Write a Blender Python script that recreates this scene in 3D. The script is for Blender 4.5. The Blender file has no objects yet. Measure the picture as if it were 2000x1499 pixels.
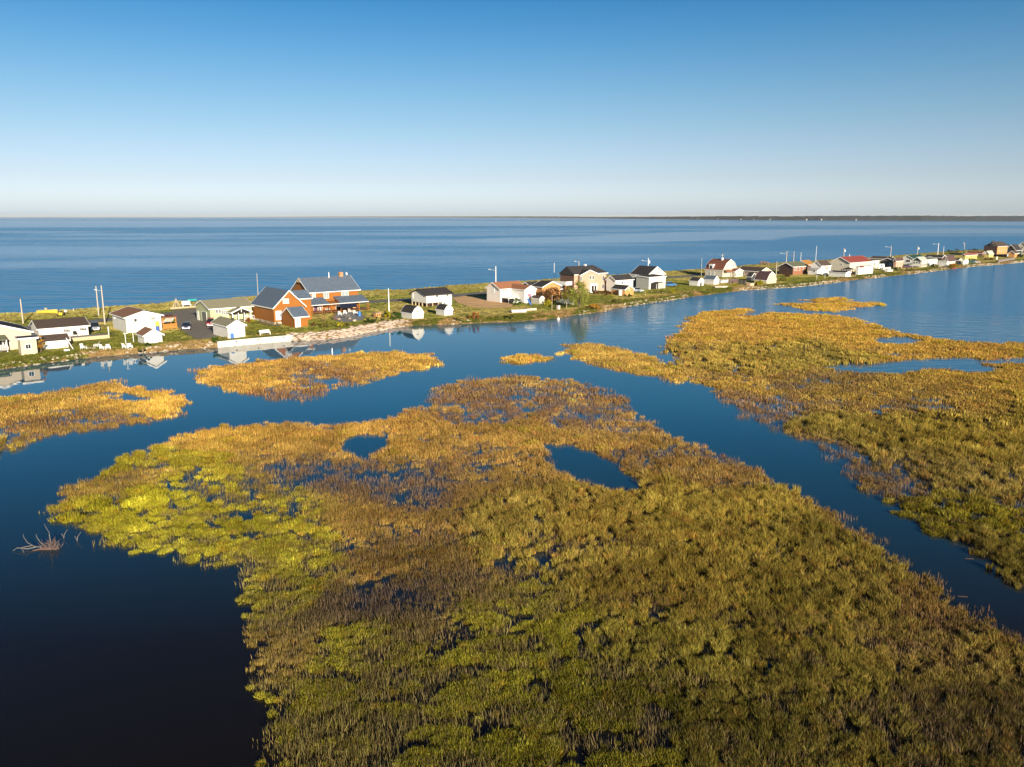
import bpy, bmesh, math, random
import numpy as np
from mathutils import Vector, Matrix

# ------------------------------------------------------------------ camera, world, sun, exposure
SC = bpy.context.scene
COL = SC.collection
R = math.radians
CAM_Z = 25.0
FPX, CX, CY, HZ = 1600.0, 1000.0, 749.5, 423.0     # focal length and centre in photograph pixels; eye-level row
PITCH = math.atan((CY - HZ) / FPX)
cam = bpy.data.cameras.new('camera')
cam.sensor_width = 36.0
cam.lens = 36.0 * FPX / 2000.0
cam.clip_start, cam.clip_end = 0.5, 200000.0
cam_o = bpy.data.objects.new('camera', cam)
cam_o.location = (0, 0, CAM_Z)
cam_o.rotation_euler = (math.pi / 2 - PITCH, 0, 0)
COL.objects.link(cam_o)
SC.camera = cam_o

SUN_EL = 14.0
SUN_DIR = Vector((0.40 * math.cos(R(SUN_EL)), -0.9165 * math.cos(R(SUN_EL)), math.sin(R(SUN_EL))))
sun = bpy.data.lights.new('sun', 'SUN')
sun.energy = 5.0
sun.angle = R(0.5)
sun.color = (1.0, 0.87, 0.68)
sun_o = bpy.data.objects.new('sun', sun)
sun_o.rotation_euler = (-SUN_DIR).to_track_quat('-Z', 'Y').to_euler()
sun_o.location = (60, -60, 60)
COL.objects.link(sun_o)

world = bpy.data.worlds.new('World')
SC.world = world
world.use_nodes = True
wt = world.node_tree
wt.nodes.clear()
w_out = wt.nodes.new('ShaderNodeOutputWorld')
w_bg = wt.nodes.new('ShaderNodeBackground')
w_sky = wt.nodes.new('ShaderNodeTexSky')
w_sky.sky_type = 'NISHITA'
w_sky.sun_disc = False
w_sky.sun_elevation = R(SUN_EL)
w_sky.sun_rotation = math.atan2(SUN_DIR.x, SUN_DIR.y)
w_sky.altitude = 0
w_sky.air_density = 1.0
w_sky.dust_density = 0.8
w_sky.ozone_density = 1.5
w_tc = wt.nodes.new('ShaderNodeTexCoord')
w_sep = wt.nodes.new('ShaderNodeSeparateXYZ')
w_rmp = wt.nodes.new('ShaderNodeValToRGB')
w_mul = wt.nodes.new('ShaderNodeMix')
w_mul.data_type = 'RGBA'
w_mul.blend_type = 'MULTIPLY'
w_mul.inputs[0].default_value = 1.0
SKY_RAMP = [(0.0, (0.97, 1.22, 2.12)), (0.012, (0.96, 1.19, 2.04)), (0.045, (0.69, 0.75, 1.17)), (0.106, (0.55, 0.665, 0.84)),
            (0.185, (0.27, 0.56, 0.79)), (0.26, (0.088, 0.41, 0.70)), (0.42, (0.055, 0.26, 0.46)), (0.6, (0.04, 0.165, 0.29)), (1.0, (0.035, 0.15, 0.28))]   # clear-evening gradient by elevation
SKY_RAMP = [(p, tuple(v / 2.5 for v in c)) for p, c in SKY_RAMP]
cr = w_rmp.color_ramp
while len(cr.elements) > 1:
    cr.elements.remove(cr.elements[-1])
cr.elements[0].position = SKY_RAMP[0][0]
cr.elements[0].color = (*SKY_RAMP[0][1], 1)
for pos, c in SKY_RAMP[1:]:
    e = cr.elements.new(pos)
    e.color = (*c, 1)
cr.interpolation = 'B_SPLINE'
wt.links.new(w_tc.outputs['Generated'], w_sep.inputs[0])
wt.links.new(w_sep.outputs['Z'], w_rmp.inputs[0])
wt.links.new(w_sky.outputs[0], w_mul.inputs[6])
w_sc = wt.nodes.new('ShaderNodeVectorMath')
w_sc.operation = 'SCALE'
w_sc.inputs['Scale'].default_value = 2.5
wt.links.new(w_rmp.outputs[0], w_sc.inputs[0])
wt.links.new(w_sc.outputs[0], w_mul.inputs[7])
wt.links.new(w_mul.outputs[2], w_bg.inputs[0])
w_bg.inputs[1].default_value = 0.0865
wt.links.new(w_bg.outputs[0], w_out.inputs[0])

SC.view_settings.view_transform = 'Standard'
SC.view_settings.look = 'None'
SC.view_settings.exposure = 0.8
SC.view_settings.gamma = 1.0
SC.view_settings.use_curve_mapping = False
SC.render.engine = 'CYCLES'
SC.cycles.max_bounces = 6
SC.cycles.diffuse_bounces = 2
SC.cycles.glossy_bounces = 3
SC.cycles.transmission_bounces = 2
SC.cycles.volume_bounces = 0
SC.cycles.transparent_max_bounces = 4

# ------------------------------------------------------------------ projection helpers
CP, SP = math.cos(PITCH), math.sin(PITCH)


def ray(px, py):
    a, b = (px - CX) / FPX, -(py - CY) / FPX
    return Vector((a, CP + b * SP, -SP + b * CP))


def at(px, py, z=0.0):
    """The place on the level plane z that the photograph shows at a pixel."""
    d = ray(px, py)
    t = (z - CAM_Z) / d.z
    return Vector((d.x * t, d.y * t, z))


def proj(p):
    x, y, z = p[0], p[1], p[2] - CAM_Z
    dep = y * CP - z * SP
    return CX + FPX * x / dep, CY - FPX * (y * SP + z * CP) / dep


def zat(p, py):
    """Height of a point straight above p that shows at row py."""
    px = proj(p)[0]
    d = ray(px, py)
    t = math.hypot(p[0], p[1]) / math.hypot(d.x, d.y)
    return CAM_Z + t * d.z


def along(p, d, px):
    """Metres from p along d until the photograph's column px."""
    k = (px - CX) / FPX
    dep0, depd = p[1] * CP - (p[2] - CAM_Z) * SP, d[1] * CP
    return (k * dep0 - p[0]) / (d[0] - k * depd)


def srgb(r, g, b):
    f = lambda c: (c / 255) / 12.92 if c <= 10 else (((c / 255) + 0.055) / 1.055) ** 2.4
    return (f(r), f(g), f(b))


# ------------------------------------------------------------------ numpy noise
_rs = np.random.RandomState(7)
_TAB = _rs.rand(256, 256)


def vnoise(x, y):
    xi, yi = np.floor(x).astype(int), np.floor(y).astype(int)
    fx, fy = x - xi, y - yi
    fx, fy = fx * fx * (3 - 2 * fx), fy * fy * (3 - 2 * fy)
    a = _TAB[xi & 255, yi & 255]; b = _TAB[(xi + 1) & 255, yi & 255]
    c = _TAB[xi & 255, (yi + 1) & 255]; d = _TAB[(xi + 1) & 255, (yi + 1) & 255]
    return (a * (1 - fx) + b * fx) * (1 - fy) + (c * (1 - fx) + d * fx) * fy


def fbm(x, y, o=4):
    s, a, n = 0, 0.5, 0
    for i in range(o):
        s = s + a * vnoise(x * 2 ** i + 17.3 * i, y * 2 ** i + 9.1 * i)
        n += a
        a *= 0.55
    return s / n


def smooth(a, b, x):
    t = np.clip((x - a) / (b - a), 0, 1)
    return t * t * (3 - 2 * t)


def sdist(px, py, poly):
    """Signed distance to a polygon (positive inside), arrays in world metres."""
    P = np.asarray(poly, float)
    Q = np.roll(P, -1, 0)
    best = np.full(px.shape, 1e18)
    inside = np.zeros(px.shape, bool)
    for (ax, ay), (bx, by) in zip(P, Q):
        ex, ey = bx - ax, by - ay
        t = np.clip(((px - ax) * ex + (py - ay) * ey) / (ex * ex + ey * ey + 1e-12), 0, 1)
        dx, dy = px - ax - t * ex, py - ay - t * ey
        best = np.minimum(best, dx * dx + dy * dy)
        if ay != by:
            c = ((ay > py) != (by > py)) & (px < (bx - ax) * (py - ay) / (by - ay) + ax)
            inside ^= c
    d = np.sqrt(best)
    return np.where(inside, d, -d)


def wpoly(pts, z=0.0):
    return [tuple(at(x, y, z)[:2]) for x, y in pts]


# ------------------------------------------------------------------ materials
_mats = {}


def mat(name, col, rough=0.7, var=0.12, scale=1.5, metal=0.0, spec=0.3, bump=0.0):
    if name in _mats:
        return _mats[name]
    m = bpy.data.materials.new(name)
    m.use_nodes = True
    nt = m.node_tree
    b = nt.nodes['Principled BSDF']
    b.inputs['Roughness'].default_value = rough
    b.inputs['Metallic'].default_value = metal
    b.inputs['Specular IOR Level'].default_value = spec
    tc = nt.nodes.new('ShaderNodeTexCoord')
    n = nt.nodes.new('ShaderNodeTexNoise')
    n.inputs['Scale'].default_value = scale
    n.inputs['Detail'].default_value = 5
    nt.links.new(tc.outputs['Object'], n.inputs['Vector'])
    mx = nt.nodes.new('ShaderNodeMix')
    mx.data_type = 'RGBA'
    nt.links.new(n.outputs[0], mx.inputs[0])
    mx.inputs[6].default_value = (*[max(0, c * (1 - 2 * var)) for c in col], 1)
    mx.inputs[7].default_value = (*[min(1, c * (1 + 2 * var)) for c in col], 1)
    nt.links.new(mx.outputs[2], b.inputs['Base Color'])
    if bump:
        bp = nt.nodes.new('ShaderNodeBump')
        bp.inputs['Strength'].default_value = bump
        bp.inputs['Distance'].default_value = 0.1
        nt.links.new(n.outputs[0], bp.inputs['Height'])
        nt.links.new(bp.outputs[0], b.inputs['Normal'])
    _mats[name] = m
    return m


def siding(name, col, vertical=False, rough=0.6):
    """Painted clapboard: slight grime and fine board lines."""
    if name in _mats:
        return _mats[name]
    m = mat(name, col, rough, 0.06, 0.8)
    nt = m.node_tree
    b = nt.nodes['Principled BSDF']
    tc = [n for n in nt.nodes if n.type == 'TEX_COORD'][0]
    w = nt.nodes.new('ShaderNodeTexWave')
    w.bands_direction = 'X' if vertical else 'Z'
    w.wave_profile = 'SAW'
    w.inputs['Scale'].default_value = 1.6
    w.inputs['Distortion'].default_value = 0
    nt.links.new(tc.outputs['Object'], w.inputs['Vector'])
    bp = nt.nodes.new('ShaderNodeBump')
    bp.inputs['Strength'].default_value = 0.25
    bp.inputs['Distance'].default_value = 0.03
    nt.links.new(w.outputs[1], bp.inputs['Height'])
    nt.links.new(bp.outputs[0], b.inputs['Normal'])
    return m


def shingle(name, col, var=0.2):
    return mat(name, col, 0.85, var, 3.0, spec=0.15, bump=0.3)


WHITE = siding('white_siding', (0.74, 0.715, 0.665))
TRIM = mat('white_trim', (0.8, 0.79, 0.77), 0.5, 0.03)
GLASS = mat('dark_glass', (0.015, 0.02, 0.025), 0.06, 0.1, spec=0.6)
GLASSB = mat('curtained_glass', (0.30, 0.33, 0.35), 0.1, 0.2, spec=0.5)
BLACK = mat('black_rubber', (0.015, 0.015, 0.015), 0.8)
WOODP = mat('pale_wood', (0.50, 0.40, 0.25), 0.8, 0.15, 3)
WOODG = mat('grey_wood', (0.24, 0.22, 0.20), 0.85, 0.15, 3)
POLE = mat('weathered_pole_wood', (0.48, 0.42, 0.34), 0.85, 0.12, 2)
CHROME = mat('bare_metal', (0.6, 0.6, 0.6), 0.35, 0.05, metal=0.9)


# ------------------------------------------------------------------ mesh building
class MB:
    def __init__(s):
        s.v, s.f = [], []

    def add(s, v, f):
        o = len(s.v)
        s.v += [tuple(p) for p in v]
        s.f += [tuple(i + o for i in q) for q in f]
        return s

    def box(s, x0, x1, y0, y1, z0, z1):
        return s.add([(x0, y0, z0), (x1, y0, z0), (x1, y1, z0), (x0, y1, z0), (x0, y0, z1), (x1, y0, z1), (x1, y1, z1), (x0, y1, z1)],
                     [(0, 3, 2, 1), (4, 5, 6, 7), (0, 1, 5, 4), (1, 2, 6, 5), (2, 3, 7, 6), (3, 0, 4, 7)])

    def prism(s, a, b):
        """Solid between two like polygons."""
        n = len(a)
        return s.add(list(a) + list(b), [tuple(range(n - 1, -1, -1)), tuple(range(n, 2 * n))] + [(i, (i + 1) % n, n + (i + 1) % n, n + i) for i in range(n)])

    def tube(s, p0, p1, r0, r1=None, n=6):
        r1 = r0 if r1 is None else r1
        p0, p1 = Vector(p0), Vector(p1)
        d = (p1 - p0).normalized()
        a = d.orthogonal().normalized()
        b = d.cross(a)
        ring = lambda p, r: [p + a * math.cos(2 * math.pi * i / n) * r + b * math.sin(2 * math.pi * i / n) * r for i in range(n)]
        return s.prism(ring(p0, r0)[::-1], ring(p1, r1)[::-1])

    def mesh(s, name, m=None):
        me = bpy.data.meshes.new(name)
        me.from_pydata(s.v, [], s.f)
        if m:
            me.materials.append(m)
        me.update()
        return me

    def build(s, name, m, parent=None, loc=(0, 0, 0), rot=(0, 0, 0), label=None):
        return put(name, s.mesh(name, m), parent, loc, rot, label)


def put(name, me, parent=None, loc=(0, 0, 0), rot=(0, 0, 0), label=None):
    o = bpy.data.objects.new(name, me)
    o.location = loc
    o.rotation_euler = rot
    if parent is not None:
        o.parent = parent
    if label:
        o['label'] = label
    COL.objects.link(o)
    return o


def tag(o, label, cat, group=None):
    o['label'] = label
    o['category'] = cat
    if group:
        o['group'] = group
    return o


def thing(name, label, cat, loc, rz=0.0, group=None):
    o = bpy.data.objects.new(name, None)
    o.empty_display_size = 0.3
    o.location = loc
    o.rotation_euler = (0, 0, rz)
    COL.objects.link(o)
    return tag(o, label, cat, group)


def struct(o, label=None):
    o['kind'] = 'structure'
    if label:
        o['label'] = label
    return o


_kids = {}


def copy_thing(src, loc, rz, label, group=None, scale=None):
    if src.name not in _kids:
        _kids[src.name] = [(c, [g for g in c.children]) for c in src.children]
    r = src.copy()
    COL.objects.link(r)
    r.location, r.rotation_euler = loc, (0, 0, rz)
    if scale:
        r.scale = (scale,) * 3
    r['label'] = label
    if group:
        r['group'] = group
    for c, gs in _kids[src.name]:
        k = c.copy()
        COL.objects.link(k)
        k.parent = r
        for g in gs:
            q = g.copy()
            COL.objects.link(q)
            q.parent = k
    return r


# ------------------------------------------------------------------ the spit: axes, shores
YAW = R(40.0)
U = Vector((math.cos(YAW), math.sin(YAW), 0))
V = Vector((-math.sin(YAW), math.cos(YAW), 0))
LZ = 1.0                                            # level of the land

NEAR = [(-330, 757), (-150, 738), (0, 722), (100, 708), (175, 699), (250, 692.5), (325, 686), (425, 679), (447, 677), (572, 666), (663, 661), (728, 648), (780, 639),
        (801, 637), (869, 634.5), (960, 630), (998, 629), (1076, 623.5), (1121, 616), (1180, 609), (1190, 604.5), (1255, 594), (1320, 585), (1345, 580.5),
        (1410, 573), (1456, 567), (1550, 561.5), (1615, 554.5), (1680, 546), (1710, 543.5), (1762, 537.5), (1831, 529.5), (1896, 521.5), (1948, 517.5),
        (2000, 512.5), (2150, 500), (2400, 485)]
SEA = [(-330, 634), (-100, 621), (0, 613.5), (65, 611), (130, 605.5), (208, 601.5), (260, 597.5), (323, 592.5), (440, 584), (600, 574), (700, 568.5), (791, 565.5),
       (895, 558), (960, 553), (1060, 547), (1180, 539), (1294, 531), (1371, 526), (1442, 520), (1511, 514.5), (1600, 509), (1749, 500), (1844, 492), (1919, 487.5), (2000, 482), (2200, 471), (2500, 457)]
_nw = [at(x, y, 0.0) for x, y in NEAR]
_sw = [at(x, y, 1.5) for x, y in SEA]
NS = np.array([[p.dot(U), p.dot(V)] for p in _nw])
SS = np.array([[p.dot(U), p.dot(V)] for p in _sw])
NS = NS[np.argsort(NS[:, 0])]
SS = SS[np.argsort(SS[:, 0])]
t_near = lambda s: np.interp(s, NS[:, 0], NS[:, 1])
t_sea = lambda s: np.interp(s, SS[:, 0], SS[:, 1])


def land_z(s, t):
    a, b = t - t_near(s), t - t_sea(s)
    n = fbm(s / 5, t / 5, 3) - 0.5
    z = np.interp(a, [-3, 0, 0.5, 1.6, 3.2], [-1.0, -0.05, 0.45, 0.86, LZ])
    z = z + np.where((a > 0.3) & (a < 3.0), n * 0.25, 0)
    dune = np.interp(b, [-16, -9, -4, 0, 3, 9, 15], [0, 0.12, 0.35, 0.5, 0.1, -1.0, -2.0])
    return z + np.where(b > -16, dune + np.clip((b + 14) / 10, 0, 1) * n * 0.7, 0)


LAWNS = [[(120, 690), (150, 665), (205, 640), (250, 655), (320, 650), (385, 664), (430, 660), (425, 676), (330, 678), (250, 685), (175, 692)],
         [(480, 661), (480, 640), (495, 622), (540, 636), (565, 642), (572, 652)],
         [(1040, 600), (1080, 607), (1130, 600), (1190, 588), (1205, 579), (1140, 575), (1090, 592)],
         [(1300, 562), (1340, 550), (1400, 561), (1440, 557), (1420, 567), (1350, 572), (1305, 577)],
         [(1525, 545), (1600, 540), (1640, 543), (1600, 550), (1545, 555)],
         [(0, 690), (40, 694), (80, 688), (140, 690), (60, 706), (-60, 712)],
         [(0, 640), (60, 640), (150, 632), (170, 625), (120, 618), (0, 628)]]
ROAD = [(-330, 672), (-120, 657), (0, 646), (60, 640), (180, 628), (330, 613), (500, 601), (640, 595), (720, 590), (790, 586), (930, 574), (1060, 563), (1200, 551),
        (1320, 541.5), (1450, 531), (1600, 519), (1750, 507), (1900, 495), (2000, 487.5), (2200, 475)]
ASPH = [(336, 604), (380, 602), (400, 612), (418, 634), (424, 658), (405, 663), (383, 663), (362, 650), (349, 640)]
DIRT = [(884, 582), (905, 579), (945, 583), (975, 588), (1002, 595), (1000, 600), (965, 602.5), (930, 601), (895, 593)]
PATIO = [(655, 612), (700, 610), (712, 618), (705, 627), (668, 630), (650, 624)]

ss = np.concatenate([np.arange(-140, 330, 1.6), np.arange(330, 1100, 5.0)])
frac = np.concatenate([np.linspace(0, 0.03, 3), np.linspace(0.05, 0.8, 40), np.linspace(0.82, 1, 12)])
near_off = np.array([-4, -2, -0.8, 0, 0.4, 1.0, 1.6, 2.4, 3.4])
S2, T2 = [], []
for s in ss:
    a, b = t_near(s), t_sea(s)
    t = np.concatenate([a + near_off, np.linspace(a + 5, b - 17, 24), b + np.linspace(-16, 4, 12), b + np.array([7, 11, 16])])
    S2.append(np.full(len(t), s))
    T2.append(t)
S2, T2 = np.array(S2), np.array(T2)
Z2 = land_z(S2, T2)
X2, Y2 = S2 * U.x + T2 * V.x, S2 * U.y + T2 * V.y
ns_, nt_ = S2.shape
idx = np.arange(ns_ * nt_).reshape(ns_, nt_)
quads = np.stack([idx[:-1, :-1], idx[1:, :-1], idx[1:, 1:], idx[:-1, 1:]], -1).reshape(-1, 4)


def zone_colour(x, y):
    s, t = x * U.x + y * U.y, x * V.x + y * V.y
    c = np.empty(x.shape + (3,))
    n = fbm(s / 8, t / 8, 4)[..., None]
    dry, olive = np.array(srgb(168, 152, 88)), np.array(srgb(124, 126, 54))
    c[...] = olive + (dry - olive) * smooth(0.35, 0.65, n)
    lawn = np.zeros(x.shape)
    for L in LAWNS:
        lawn = np.maximum(lawn, smooth(-0.8, 0.8, sdist(x, y, wpoly(L, LZ))))
    c = c * (1 - lawn[..., None]) + np.array(srgb(128, 128, 52)) * (0.75 + 0.5 * n) * lawn[..., None]
    a, b = t - t_near(s), t - t_sea(s)
    k = (1 - smooth(2.0, 5.5, a + (n[..., 0] - 0.5) * 4))[..., None]
    c = c * (1 - k) + (np.array(srgb(150, 124, 84)) * (0.7 + 0.6 * n)) * k
    k = smooth(-18, -9, b + (n[..., 0] - 0.5) * 14)[..., None]
    c = c * (1 - k) + (np.array(srgb(146, 138, 80)) * (0.7 + 0.6 * n)) * k
    k = smooth(1, 3, b)[..., None]
    return (c * (1 - k) + np.array(srgb(190, 170, 135)) * k) * .95


def colour_attr(me, cols, name='tint'):
    a = me.attributes.new(name, 'FLOAT_COLOR', 'POINT')
    c4 = np.ones((len(cols), 4), np.float32)
    c4[:, :3] = cols
    a.data.foreach_set('color', c4.ravel())


def earth_mat(name, rough=0.95, scale=1.2, bump=0.6):
    m = bpy.data.materials.new(name)
    m.use_nodes = True
    nt = m.node_tree
    b = nt.nodes['Principled BSDF']
    b.inputs['Roughness'].default_value = rough
    b.inputs['Specular IOR Level'].default_value = 0.1
    at_ = nt.nodes.new('ShaderNodeAttribute')
    at_.attribute_name = 'tint'
    n = nt.nodes.new('ShaderNodeTexNoise')
    tc = nt.nodes.new('ShaderNodeTexCoord')
    n.inputs['Scale'].default_value = scale
    n.inputs['Detail'].default_value = 6
    n.inputs['Roughness'].default_value = 0.7
    nt.links.new(tc.outputs['Object'], n.inputs['Vector'])
    mr = nt.nodes.new('ShaderNodeMapRange')
    mr.inputs['From Min'].default_value, mr.inputs['From Max'].default_value = 0.25, 0.75
    mr.inputs['To Min'].default_value, mr.inputs['To Max'].default_value = 0.55, 1.4
    nt.links.new(n.outputs[0], mr.inputs[0])
    mx = nt.nodes.new('ShaderNodeVectorMath')
    mx.operation = 'SCALE'
    nt.links.new(at_.outputs['Color'], mx.inputs[0])
    nt.links.new(mr.outputs[0], mx.inputs['Scale'])
    nt.links.new(mx.outputs[0], b.inputs['Base Color'])
    bp = nt.nodes.new('ShaderNodeBump')
    bp.inputs['Strength'].default_value = bump
    bp.inputs['Distance'].default_value = 0.15
    nt.links.new(n.outputs[0], bp.inputs['Height'])
    nt.links.new(bp.outputs[0], b.inputs['Normal'])
    return m


EARTH = earth_mat('grassy_earth')
me = bpy.data.meshes.new('spit_ground')
me.from_pydata(np.stack([X2.ravel(), Y2.ravel(), Z2.ravel()], 1).tolist(), [], quads.tolist())
colour_attr(me, zone_colour(X2.ravel(), Y2.ravel()))
me.materials.append(EARTH)
me.polygons.foreach_set('use_smooth', np.ones(len(me.polygons), bool))
struct(put('spit_ground', me), 'narrow grassy spit of land between the lagoon and the sea')


def sheet(name, pts, z, m, label):
    w = [Vector((*at(x, y, LZ)[:2], z)) for x, y in pts]
    return struct(put(name, MB().add(w, [tuple(range(len(w)))]).mesh(name, m)), label)


ASPHALT = mat('worn_asphalt', (0.20, 0.18, 0.16), 0.9, 0.2, 0.35, bump=0.2)
rw = [at(x, y, LZ) for x, y in ROAD]
mb = MB()
rv = []
for i, p in enumerate(rw):
    d = (rw[min(i + 1, len(rw) - 1)] - rw[max(i - 1, 0)]).normalized()
    nrm = Vector((-d.y, d.x, 0))
    rv += [p - nrm * 3.3 + Vector((0, 0, 0.012)), p + nrm * 3.3 + Vector((0, 0, 0.012))]
mb.add(rv, [(2 * i, 2 * i + 2, 2 * i + 3, 2 * i + 1) for i in range(len(rw) - 1)])
struct(mb.build('road', ASPHALT), 'narrow asphalt road running along the spit behind the houses')
sheet('driveway', ASPH, LZ + 0.017, mat('driveway_asphalt', (0.22, 0.19, 0.155), 0.9, 0.15, 0.5, bump=0.2), 'asphalt driveway between the brown roofed house and the pale green house')
sheet('dirt_yard', DIRT, LZ + 0.016, mat('brown_dirt', srgb(222, 176, 124), 0.95, 0.2, 0.3, bump=0.4), 'bare brown dirt yard beside the house on stilts')
sheet('patio', PATIO, LZ + 0.02, mat('grey_patio', (0.25, 0.25, 0.25), 0.9, 0.15, 1.0), 'grey patio in front of the log house')


# ------------------------------------------------------------------ water
def water_mat(name, body, builder):
    m = bpy.data.materials.new(name)
    m.use_nodes = True
    nt = m.node_tree
    b = nt.nodes['Principled BSDF']
    b.inputs['Base Color'].default_value = (*body, 1)
    b.inputs['IOR'].default_value = 1.33
    b.inputs['Specular IOR Level'].default_value = 0.5
    builder(nt, b)
    return m


def nd(nt, typ, **kw):
    n = nt.nodes.new(typ)
    for k, v in kw.items():
        if k in n.inputs.keys():
            n.inputs[k].default_value = v
        else:
            setattr(n, k, v)
    return n


def lagoon(nt, b):
    L = nt.links.new
    geo = nd(nt, 'ShaderNodeNewGeometry')
    sep = nd(nt, 'ShaderNodeSeparateXYZ')
    L(geo.outputs['Position'], sep.inputs[0])
    # breeze: the open reach towards the far right is ruffled, the sheltered left is calm
    add = nd(nt, 'ShaderNodeMath', operation='MULTIPLY_ADD')
    add.inputs[1].default_value = 0.9
    L(sep.outputs['X'], add.inputs[0])
    L(sep.outputs['Y'], add.inputs[2])
    big = nd(nt, 'ShaderNodeTexNoise', Scale=0.02, Detail=3.0)
    L(geo.outputs['Position'], big.inputs['Vector'])
    wob = nd(nt, 'ShaderNodeMath', operation='MULTIPLY_ADD')
    wob.inputs[1].default_value = 150.0
    L(big.outputs[0], wob.inputs[0])
    L(add.outputs[0], wob.inputs[2])
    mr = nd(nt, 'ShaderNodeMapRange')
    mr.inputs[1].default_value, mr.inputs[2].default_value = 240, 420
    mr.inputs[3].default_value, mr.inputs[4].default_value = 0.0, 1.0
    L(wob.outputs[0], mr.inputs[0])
    n1 = nd(nt, 'ShaderNodeTexNoise', Scale=0.42, Detail=4.0)
    mp = nd(nt, 'ShaderNodeMapping')
    mp.inputs['Scale'].default_value = (0.5, 1.3, 1)
    L(geo.outputs['Position'], mp.inputs['Vector'])
    L(mp.outputs[0], n1.inputs['Vector'])
    st = nd(nt, 'ShaderNodeMapRange')
    st.inputs[3].default_value, st.inputs[4].default_value = 0.014, 0.6
    L(mr.outputs[0], st.inputs[0])
    bp = nd(nt, 'ShaderNodeBump', Distance=0.6)
    L(st.outputs[0], bp.inputs['Strength'])
    L(n1.outputs[0], bp.inputs['Height'])
    L(bp.outputs[0], b.inputs['Normal'])
    ro = nd(nt, 'ShaderNodeMapRange')
    ro.inputs[3].default_value, ro.inputs[4].default_value = 0.02, 0.14
    L(mr.outputs[0], ro.inputs[0])
    L(ro.outputs[0], b.inputs['Roughness'])
    # body colour: dark brown near the camera, blue farther out
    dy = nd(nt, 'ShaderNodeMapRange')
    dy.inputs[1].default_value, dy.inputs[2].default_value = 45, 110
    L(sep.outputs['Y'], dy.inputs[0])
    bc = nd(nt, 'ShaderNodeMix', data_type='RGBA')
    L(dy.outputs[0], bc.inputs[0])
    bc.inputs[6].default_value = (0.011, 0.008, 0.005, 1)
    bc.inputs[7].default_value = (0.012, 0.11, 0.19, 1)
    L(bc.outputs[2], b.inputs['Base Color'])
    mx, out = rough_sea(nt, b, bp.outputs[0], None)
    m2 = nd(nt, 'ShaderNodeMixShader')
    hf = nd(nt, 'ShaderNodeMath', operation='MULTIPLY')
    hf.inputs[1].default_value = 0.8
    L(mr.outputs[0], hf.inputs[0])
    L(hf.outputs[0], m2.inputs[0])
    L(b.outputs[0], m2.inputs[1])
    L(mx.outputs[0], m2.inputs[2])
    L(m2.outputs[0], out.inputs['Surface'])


def rough_sea(nt, b, normal, calm):
    """Ruffled water seen low over its surface: a blue diffuse colour paints in the high sky its facets reflect, and the mirror is held back."""
    L = nt.links.new
    out = [n for n in nt.nodes if n.type == 'OUTPUT_MATERIAL'][0]
    fr = nd(nt, 'ShaderNodeFresnel', IOR=1.33)
    cap = nd(nt, 'ShaderNodeMapRange')
    cap.inputs[3].default_value, cap.inputs[4].default_value = 0.38, 0.84
    if calm is not None:
        L(calm, cap.inputs[0])
    else:
        cap.inputs[0].default_value = 0.0
    mu = nd(nt, 'ShaderNodeMath', operation='MINIMUM')
    L(fr.outputs[0], mu.inputs[0])
    L(cap.outputs[0], mu.inputs[1])
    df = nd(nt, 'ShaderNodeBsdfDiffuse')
    df.inputs[0].default_value = (0.014, 0.27, 0.58, 1)  # blue of the reflected high sky, put into the diffuse colour
    gl = nd(nt, 'ShaderNodeBsdfGlossy', Roughness=0.16)
    if normal is not None:
        L(normal, gl.inputs['Normal'])
        L(normal, df.inputs['Normal'])
    mx = nd(nt, 'ShaderNodeMixShader')
    L(mu.outputs[0], mx.inputs[0])
    L(df.outputs[0], mx.inputs[1])
    L(gl.outputs[0], mx.inputs[2])
    return mx, out


def open_sea(nt, b):
    L = nt.links.new
    geo = nd(nt, 'ShaderNodeNewGeometry')
    mp = nd(nt, 'ShaderNodeMapping')
    mp.inputs['Rotation'].default_value = (0, 0, -R(12))
    mp.inputs['Scale'].default_value = (0.04, 0.26, 1)
    L(geo.outputs['Position'], mp.inputs['Vector'])
    n1 = nd(nt, 'ShaderNodeTexNoise', Scale=0.42, Detail=3.5, Roughness=0.6)
    L(mp.outputs[0], n1.inputs['Vector'])
    # calm slicks: long pale bands far out, where the water lies smooth
    mr = nd(nt, 'ShaderNodeAttribute', attribute_name='calm')
    st = nd(nt, 'ShaderNodeMapRange')
    st.inputs[3].default_value, st.inputs[4].default_value = 1.0, 0.10
    L(mr.outputs['Fac'], st.inputs[0])
    bp = nd(nt, 'ShaderNodeBump', Distance=2.8)
    L(st.outputs[0], bp.inputs['Strength'])
    L(n1.outputs[0], bp.inputs['Height'])
    L(bp.outputs[0], b.inputs['Normal'])
    mx, out = rough_sea(nt, b, bp.outputs[0], mr.outputs['Fac'])
    L(mx.outputs[0], out.inputs['Surface'])
    nt.nodes.remove(b)


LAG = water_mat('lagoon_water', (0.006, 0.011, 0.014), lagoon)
SEAM = water_mat('sea_water', (0.012, 0.13, 0.25), open_sea)
mid = lambda s: Vector((U * s + V * float((t_near(s) + t_sea(s)) / 2)).to_tuple())
mids = [mid(s) for s in np.linspace(-130, 1050, 30)]
first, last = mids[0], mids[-1]
lag = [first - U * 300] + mids + [last + U * 3000, Vector((5000, -600, 0)), Vector((-900, -600, 0)), Vector((-900, float(first.y) - 200, 0))]
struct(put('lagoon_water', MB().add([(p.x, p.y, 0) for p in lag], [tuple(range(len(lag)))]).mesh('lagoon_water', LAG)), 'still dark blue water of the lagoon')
qs = np.concatenate([np.linspace(-3, -.85, 6), np.linspace(-.8, .8, 70), np.linspace(.84, 1.1, 4)])
O_ = mids[len(mids) // 2]
NR = 190
sv = np.zeros((len(qs), NR, 2))
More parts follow.
